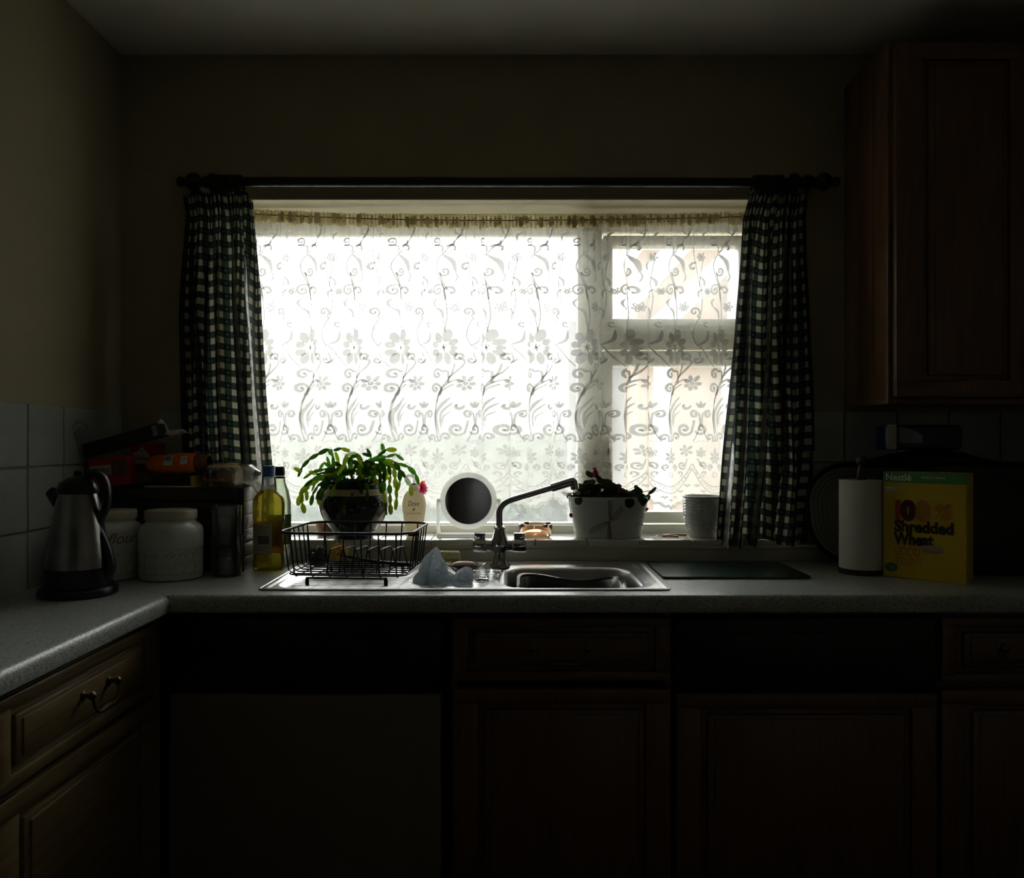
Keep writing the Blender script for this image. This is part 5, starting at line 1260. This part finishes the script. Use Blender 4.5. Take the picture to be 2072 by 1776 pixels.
wf_ = MB(); wf_.grid(lambda u, v: Vector((PX(484, bY)+.062*u, bY-.045+.09*v, BZ+.006+.014*math.sin(PI*u*.9)-.026*u*u+.008*noise.noise(Vector((u*4, v*5, 8))))), 18, 16); wf_.build('bag_flap', cloth_mat('white_bag_plastic', (.62, .60, .55), transl=.4, scale=40), bread, angle=180)

# cake tray with clear lid, orange packet on it
ctd = 2.188; cx0_, cx1_ = PX(312, ctd), PX(402, ctd)
ct = thing('cake_tray', ((cx0_+cx1_)/2, ctd, BZ), 'white tray of dark ribbed chocolate cakes beneath the orange packet', 'food tray')
tm = MB(); tm.box(cx0_-.012, cx1_+.004, ctd-.036, ctd+.040, BZ+.001, BZ+.005, .0015); tm.build('tray', mat('off_white_tray', (.55, .50, .42), .5), ct)
for k in range(4):
    q0 = cx0_+.002+k*(cx1_-cx0_-.016)/4; ck = MB()
    ck.lathe([(0, 0), (.012, 0), (.0145, .020), (.012, .025), (0, .026)], 36, (q0+.013, ctd-.014, BZ+.006), fn=lambda r, a, z: r+(.0009*math.sin(12*a) if r > .005 else 0)); ck.build('cake', mat('chocolate_cake', (.035, .018, .010), .5, var=.2, scale=60), ct)
MB().box(cx1_-.010, cx1_+.001, ctd-.034, ctd+.03, BZ+.005, BZ+.032, .002).build('yellow_end', mat('yellow_sleeve', (.55, .38, .03), .45), ct)
op = thing('crisp_packet', (PX(352, ctd), ctd, BZ+.034), 'shiny orange snack packet with white labels on top of the cake tray', 'packet', rz=math.radians(-4))
ox0, ox1 = PX(302, ctd), PX(424, ctd); orange = mat('orange_foil', (.85, .17, .01), .25, var=.1, scale=12)
def pack(u, v, ex=0.0, v0=0.0, v1=1.0):
    a = 2*PI*u; vv = v0+(v1-v0)*v; e = math.sin(PI*min(1, max(0, vv*.94+.03)))**.2
    n_ = 1+.09*noise.noise(Vector((math.cos(a)*1.6, math.sin(a)*1.6, vv*4)))+.05*noise.noise(Vector((math.cos(a)*4, math.sin(a)*4, vv*15)))
    return Vector((ox0+(ox1-ox0)*vv, ctd+(.034+ex)*e*n_*math.cos(a), BZ+.062+.006*vv+(.0275+ex)*e*n_*math.sin(a)))
m_ = MB(); m_.grid(lambda u, v: pack(u, v, 0, 0, .80), 48, 36, closed_u=True); m_.build('wrapper', orange, op, angle=180)
m_ = MB(); m_.grid(lambda u, v: pack(u, v, 0, .79, 1.0), 48, 14, closed_u=True); m_.build('clear_end', mat('brown_clear_film', (.16, .07, .04), .2, var=.3, scale=50), op, angle=180)
def patch(u0, u1, v0, v1): return lambda u, v: pack(u0+(u1-u0)*u, v0+(v1-v0)*v, .0012)
wl = mat('white_sticker', (.68, .68, .66), .4); bl = mat('blue_grey_barcode', (.20, .25, .34), .5)
m_ = MB(); m_.grid(patch(.36, .52, .32, .47), 8, 8); m_.build('sticker', wl, op, angle=180); m_ = MB(); m_.grid(lambda u, v: pack(.375+.075*u, .335+.10*v, .0018), 8, 8); m_.build('barcode_block', bl, op, angle=180)
m_ = MB(); m_.grid(patch(.38, .51, .60, .71), 8, 8); m_.build('sticker', wl, op, angle=180)
for k in range(2): m_ = MB(); m_.grid(lambda u, v: pack(.425+.02*k+.008*u, .62+.06*v, .0018), 3, 4); m_.build('text_line', blk, op, smooth=False)

# greenish food bag and red cake boxes
gbg = thing('salad_bag', (-1.04, 2.232, BZ), 'dull green and yellow food bag on the bread bin behind the red carton', 'bag')
def gfn(u, v):
    a = 2*PI*u; e = math.sin(PI*min(1, max(0, v*.96+.02)))**.35; n_ = 1+.14*noise.noise(Vector((math.cos(a)*2, math.sin(a)*2, v*5)))
    return Vector((-1.120+.165*v, 2.232+.040*e*n_*math.cos(a), max(BZ+.001, BZ+.026+.027*e*n_*math.sin(a))))
m_ = MB(); m_.grid(gfn, 40, 30, closed_u=True); m_.build('wrapper', mat('olive_food_film', (.14, .14, .06), .3, var=.5, scale=25), gbg, angle=180)
redc = mat('red_card', (.36, .012, .010), .4, var=.08); pic = mat('biscuit_photo_print', (.16, .08, .03), .5, var=.5, scale=30)
kb = thing('cake_box', (PX(285, 2.13), 2.15, BZ+.054), 'red cake carton with white name plaque propped on the food bag', 'box', rz=math.radians(-8))
kx0, kx1 = PX(262, 2.226), PX(316, 2.226); kz0, kz1 = PZ(947, 2.226), PZ(893, 2.226)
KM = Matrix.Translation((kx0, 2.226, kz0)) @ Matrix.Rotation(math.radians(4), 4, 'Y')
kb.location = (kx0+.035, 2.25, kz0); kb.rotation_euler = (0, 0, 0); MATW[kb] = Matrix.Translation((kx0+.035, 2.25, kz0))
kw, kh2 = kx1-kx0, kz1-kz0
MB().box(0, kw, 0, .05, 0, kh2, .0012, 1, KM).build('carton', redc, kb)
pq = [(.010, .014), (.052, .014), (.054, .040), (.045, .048), (.031, .062), (.019, .048), (.006, .042)]
m_ = MB(); m_.prism([(p[0], p[1]) for p in pq], 'y', -.0008, 0)
for v in m_.bm.verts: v.co = KM @ v.co
m_.build('plaque', wt2, kb, smooth=False)
lettering('Kipling', .0155, blk, kb, M=KM @ Matrix.Translation((.031, -.0012, .026)) @ Matrix.Rotation(PI/2, 4, 'X'), align='CENTER', shear=.3, width=.036); lettering('Mr', .008, blk, kb, M=KM @ Matrix.Translation((.031, -.0012, .046)) @ Matrix.Rotation(PI/2, 4, 'X'), align='CENTER', shear=.3)
MB().box(.018, .046, -.0006, 0, .006, .009, 0, 1, KM).build('text_line', mat('gold_line_print', (.4, .25, .08), .4), kb, smooth=False)
kb2 = thing('cake_box', (-1.09, 2.10, BZ+.05), 'red cake carton lying lengthwise beside the plaque fronted one', 'box')
K2 = Matrix.Translation((PX(150, 2.06)+.005, 2.126, BZ+.002)) @ Matrix.Rotation(math.radians(-5), 4, 'Y') @ Matrix.Rotation(math.radians(2), 4, 'Z')
kl = .106
MB().box(0, kl, 0, .045, 0, .078, .0012, 1, K2).build('carton', redc, kb2); MB().box(.064, kl-.003, -.0008, 0, .024, .066, 0, 1, K2).build('picture_print', pic, kb2, smooth=False)
MB().box(.006, .060, -.0012, 0, .030, .056, 0, 1, K2).build('plaque', mat('cream_plaque', (.5, .48, .40), .5), kb2, smooth=False)
lettering('Kipling', .019, blk, kb2, M=K2 @ Matrix.Translation((.033, -.0016, .038)) @ Matrix.Rotation(PI/2, 4, 'X'), align='CENTER', shear=.3, width=.044)
# long black box tilted on the pile
fb = thing('foil_box', (PX(262, 2.11), 2.13, PZ(895, 2.11)), 'long black carton with pale end tilted on top of the red boxes', 'box')
FM = Matrix.Translation((PX(324, 2.125), 2.125, PZ(882, 2.125))) @ Matrix.Rotation(math.radians(-16), 4, 'Y')
MB().box(-.205, 0, 0, .050, 0, .036, .0012, 1, FM).build('carton', M_['black'], fb)
MB().box(-.016, -.003, -.0007, .001, .004, .032, 0, 1, FM).build('pale_end', mat('grey_end_label', (.26, .26, .25), .5), fb, smooth=False)
# white tissue
ts = MB()
def tis(u, v):
    x = PX(298, 2.15)+.085*u; q = noise.noise(Vector((u*3, v*3, 5)))
    ridge = math.exp(-((u-.22)/.17)**2)*.048+math.exp(-((u-.62)/.4)**2)*.016
    z = PZ(886, 2.15)+.018*u-.006+ridge*math.sin(PI*min(1, v*.9+.06))+.008*q; return Vector((x, 2.152+.075*v+.01*q, z))
ts.grid(tis, 34, 20); tag(ts.build('paper_napkin', cloth_mat('white_tissue', (.50, .48, .40), (.58, .56, .48), transl=.35, scale=60), angle=35), 'crumpled white paper napkin tucked behind the black carton', 'napkin')
# oil bottles
def bottle(name, label, px, d, prof, matb, capm, capprof, power=2.6, sy=.8):
    c = Vector((PX(px, d), d, WT)); t = thing(name, c, label, 'bottle'); MB().lathe(prof, 44, c, 1, sy, power=power).build('body', matb, t, angle=50)
    return t, c
OD = 2.187; om = OD/F
oil = film_mat('yellow_oil', (.80, .70, .26), haze=.22, rough=.04, gloss=.9, hcol=(.50, .44, .10), hscale=20); clearp = film_mat('clear_bottle_plastic', (.92, .93, .92), haze=.10, rough=.05, gloss=1.2, hscale=30)
def spx(l): return [(a*om, b*om) for a, b in l]
ot, oc = bottle('oil_bottle', 'yellow cooking oil bottle with blue cap in front of the paler bottle', 544, OD,
   spx([(0, 0), (27, 0), (30, 2), (30.5, 8), (30, 20), (29, 30), (29.5, 40), (29.5, 96), (30.5, 102), (31, 110), (31, 134), (30, 142), (27, 149), (22, 155), (17.5, 159.5), (16, 163)]), oil, None, None)
MB().lathe(spx([(16, 163), (14.6, 174), (13.8, 184), (13, 188)]), 36, oc, 1, .9).build('neck', clearp, ot)
MB().lathe(spx([(0, 161), (16, 161)]), 36, oc, 1, .85).build('oil_surface', oil, ot)
bcap = MB(); bcap.lathe(spx([(0, 188), (12.8, 188), (12.8, 190), (12.0, 191), (12.2, 207), (11, 210), (0, 210)]), 48, oc, fn=lambda r, a, z: r+(.0003*math.cos(36*a) if 192*om < z < 206*om else 0)); bcap.build('cap', mat('mid_blue_cap', (.04, .16, .34), .4), ot)
def lab(c, r, z0, z1, a0, a1, sy, off, power=2.6):
    def fn(u, v):
        a = a0+(a1-a0)*u; ca, sa = math.cos(a), math.sin(a); k = (abs(ca)**power+abs(sa)**power)**(-1/power)
        return Vector((c.x+(r+off)*k*ca, c.y+(r*sy+off)*k*sa, c.z+z0+(z1-z0)*v))
    return fn
m_ = MB(); m_.grid(lab(oc, 29.5*om, 30*om, 96*om, 0.05, PI*1.0-.05, .8, -.0008), 24, 3); m_.build('rear_label', cloth_mat('amber_back_label', (.42, .20, .03), transl=.6, scale=50), ot)
m_ = MB(); m_.grid(lab(oc, 29.5*om, 34*om, 116*om-22*om, -PI*.93, -PI*.36, .8, .0006), 18, 3); lbl = m_.build('front_label', mat('pale_olive_label', (.48, .46, .34), .5, var=.08, scale=60), ot)
for k in range(11):
    z = (88-k*4.6)*om
    if 5 <= k <= 8: continue
    m_ = MB(); m_.grid(lab(oc, 29.5*om, z, z+1.0*om, -PI*.88, -PI*(.42+.05*((k*7) % 3)), .8, .0010), 12, 2); m_.build('text_line', mat('olive_print', (.12, .12, .08), .5), lbl, smooth=False)
m_ = MB(); m_.grid(lab(oc, 29.5*om, 54*om, 70*om, -PI*.66, -PI*.42, .8, .0010), 8, 2); m_.build('barcode_block', mat('dim_barcode_print', (.13, .13, .11), .5), lbl, smooth=False)
O2 = 2.262; om = O2/F
pale = film_mat('pale_squash', (.80, .84, .72), haze=.28, rough=.04, gloss=.9, hcol=(.72, .78, .60), hscale=14)
ot2, oc2 = bottle('squash_bottle', 'pale cloudy squash bottle with black cap and green label beside the curtain', 566, O2,
   spx([(0, 0), (20, 0), (22, 3), (22, 40), (21.5, 60), (22.5, 100), (22, 128), (18, 150), (12, 166), (10.5, 174), (10, 180)]), pale, None, None, power=2.0, sy=.95)
MB().lathe(spx([(0, 181), (9.6, 181), (9.6, 184), (10.2, 184.5), (10.2, 198), (9, 200), (0, 200)]), 36, oc2).build('cap', M_['black'], ot2)
MB().lathe(spx([(10.6, 176), (11.4, 177), (11.4, 179), (10.4, 180)]), 30, oc2).build('neck_ring', M_['black'], ot2)
m_ = MB(); m_.grid(lab(oc2, 22*om, 44*om, 104*om, -PI*1.0, .35, .95, .0007, 2.0), 28, 3); m_.build('label', cloth_mat('dark_green_label', (.06, .09, .03), (.10, .13, .05), transl=.35, scale=40), ot2)

# two stacked tumblers
GD = 2.085; gm = GD/F; gcx = PX(458.5, GD)
def tumbler(z0, label):
    t = thing('tumbler', (gcx, GD, z0), label, 'glass', 'stacked clear tumblers')
    hpx = 82
    MB().lathe([(0, 0), (28*gm, 0), (29*gm, .002), (31*gm, hpx*gm-.001), (30.4*gm, hpx*gm), (29.8*gm, hpx*gm-.001), (27.6*gm, 9*gm), (26*gm, 7*gm), (0, 7*gm)], 48, (gcx, GD, z0)).build('glass', M_['tumbler'], t)
tumbler(WT+.001, 'clear glass tumbler on the worktop holding another inside it'); 
tt_ = thing('tumbler', (gcx, GD, WT+.074), 'clear glass tumbler nested on top of the lower one', 'glass', 'stacked clear tumblers')
MB().lathe([(0, 0), (25.2*gm, 0), (26*gm, .002), (28.8*gm, 58*gm), (29.8*gm, 84*gm), (29.2*gm, 85*gm), (28.6*gm, 84*gm), (24.6*gm, 9*gm), (23*gm, 7*gm), (0, 7*gm)], 48, (gcx, GD, WT+.074)).build('glass', M_['tumbler'], tt_)

# storage jars with printed flowers
def jar(px, d, label, text=None, seed=1, tang=-PI/2, tx_=0.0):
    c = Vector((PX(px, d), d, WT)); m = d/F; t = thing('storage_jar', c, label, 'jar', 'floral storage jars')
    pr = [(0, 0), (57, 0), (60, 2), (61, 8), (61.5, 30), (62, 60), (62, 92), (60, 102), (54, 109), (48.5, 112), (47.5, 114), (47.5, 119)]
    MB().lathe([(a*m, b*m) for a, b in pr], 56, c).build('body', M_['ceramic'], t)
    MB().lathe([(a*m, b*m) for a, b in [(0, 118), (49, 118), (50, 119), (50, 134), (48.5, 136.5), (46, 137), (0, 137)]], 56, c).build('lid', M_['lid'], t)
    m2 = MB(); m3 = MB(); R = 62*m+.0004
    def S(a, z): return Vector((c.x+R*math.cos(a), c.y+R*math.sin(a), c.z+z*m))
    for z in (63, 14): m2.tube([S(2*PI*i/48, z) for i in range(48)], .0006, 5, closed=True)
    r = random.Random(seed)
    for k in range(7):
        a = tang-1.35+k*.42
        m2.tube(catmull([S(a, 15), S(a+.05, 30), S(a-.04+.1*math.sin(k), 46), S(a+.08, 58)], 4), .0007, 5)
        for (da, z, la, lz, w_) in ((.0, 44, .22, 10, 4.5), (.02, 48, -.18, 8, 4), (.05, 52, .06, 10, 4), (.02, 22, .30, 18, 3), (.0, 26, -.26, 16, 3)):
            a0, z0_ = a+da, z; n = 5
            for i in range(n):
                f0, f1 = i/n, (i+1)/n; w0, w1 = w_*math.sin(PI*f0)*.5, w_*math.sin(PI*f1)*.5
                ps = [S(a0+la*f0, z0_+lz*f0-w0), S(a0+la*f1, z0_+lz*f1-w1), S(a0+la*f1, z0_+lz*f1+w1), S(a0+la*f0, z0_+lz*f0+w0)]
                m3.raw(ps, [(0, 1, 2, 3)])
    m2.build('printed_lines', mat('taupe_print', (.40, .33, .25), .5), t); m3.build('printed_lilies', mat('faded_lily_print', (.46, .40, .32), .5), t, smooth=False)
    if text:
        def fn(v): a = tang+tx_+v.x/(62*m); return Vector((c.x+(R+.0003)*math.cos(a), c.y+(R+.0003)*math.sin(a), c.z+74*m+v.y))
        lettering(text, .038, M_['brown'], t, fn=fn, align='LEFT', shear=.35, extrude=0)
    return t
jar(346, 2.062, 'white lidded storage jar with lily print in front of the bread bin', None, 3)
jar(223, 2.062, 'white lidded flour jar with lily print beside the kettle', 'flour', 5, -PI/2, .36)

# kettle
KD2 = 1.83; kx = PX(158, KD2); k2 = KD2/F
kt = thing('kettle', (kx, KD2, WT), 'dark electric kettle with curved black handle at the corner worktop', 'kettle')
kc2 = Vector((kx, KD2, WT))
bl_ = mat('blue_black_plastic', (.012, .014, .018), .28, var=.15)
MB().lathe([(a*k2, b*k2) for a, b in [(0, 0), (70, 0), (74, 3), (74, 12), (70, 17), (0, 17)]], 44, kc2).build('base', bl_, kt)
MB().lathe([(a*k2, b*k2) for a, b in [(0, 17), (62, 17), (64, 22), (62, 55), (60, 56)]], 44, kc2).build('lower_body', bl_, kt)
MB().lathe([(a*k2, b*k2) for a, b in [(60, 56), (58, 80), (48, 140), (40, 190), (36, 205)]], 44, kc2).build('body', mat('kettle_steel', (.35, .35, .34), .25, 1.0), kt)
MB().lathe([(a*k2, b*k2) for a, b in [(37, 204), (39, 212), (34, 226), (20, 236), (8, 240), (8, 250), (0, 252)]], 36, kc2).build('lid', bl_, kt)
hp_ = catmull([P(x, y, KD2) for x, y in [(178, 958), (196, 958), (211, 972), (217, 998), (214, 1026), (203, 1050), (200, 1068), (209, 1090), (220, 1118), (225, 1148), (216, 1168)]], 5)
MB().tube(hp_, [.0105-.002*math.sin(PI*i/(len(hp_)-1)) for i in range(len(hp_))], 12, flat=1.5).build('handle', bl_, kt)
MB().lathe([(.022*(.6+.4*math.cos(t*.5)), .0) for t in (0,)]+[(.012, .03), (0, .032)], 16, P(122, 1010, KD2), M=Matrix.Rotation(-.9, 4, 'Y')).build('spout', bl_, kt)

# unseen dark furniture, added behind the camera so the vanity mirror reflects dark
ds = thing('added_dresser', (-.35, YB+.25, 0), 'tall dark furniture added behind the camera to darken the round mirror', 'added_dresser')
MB().box(-1.10, .60, YB+.02, YB+.45, 0, 1.75, .006).build('body', M_['darkwood'], ds)
for k in range(3):
    q0 = -1.09+k*.565
    mb = panel_front(ds, 'door', q0, q0+.555, .08, 1.72, 0, None)
    for v in mb.bm.verts: v.co.y = YB+.449-v.co.y
    mb.build('door', M_['darkwood'], ds)
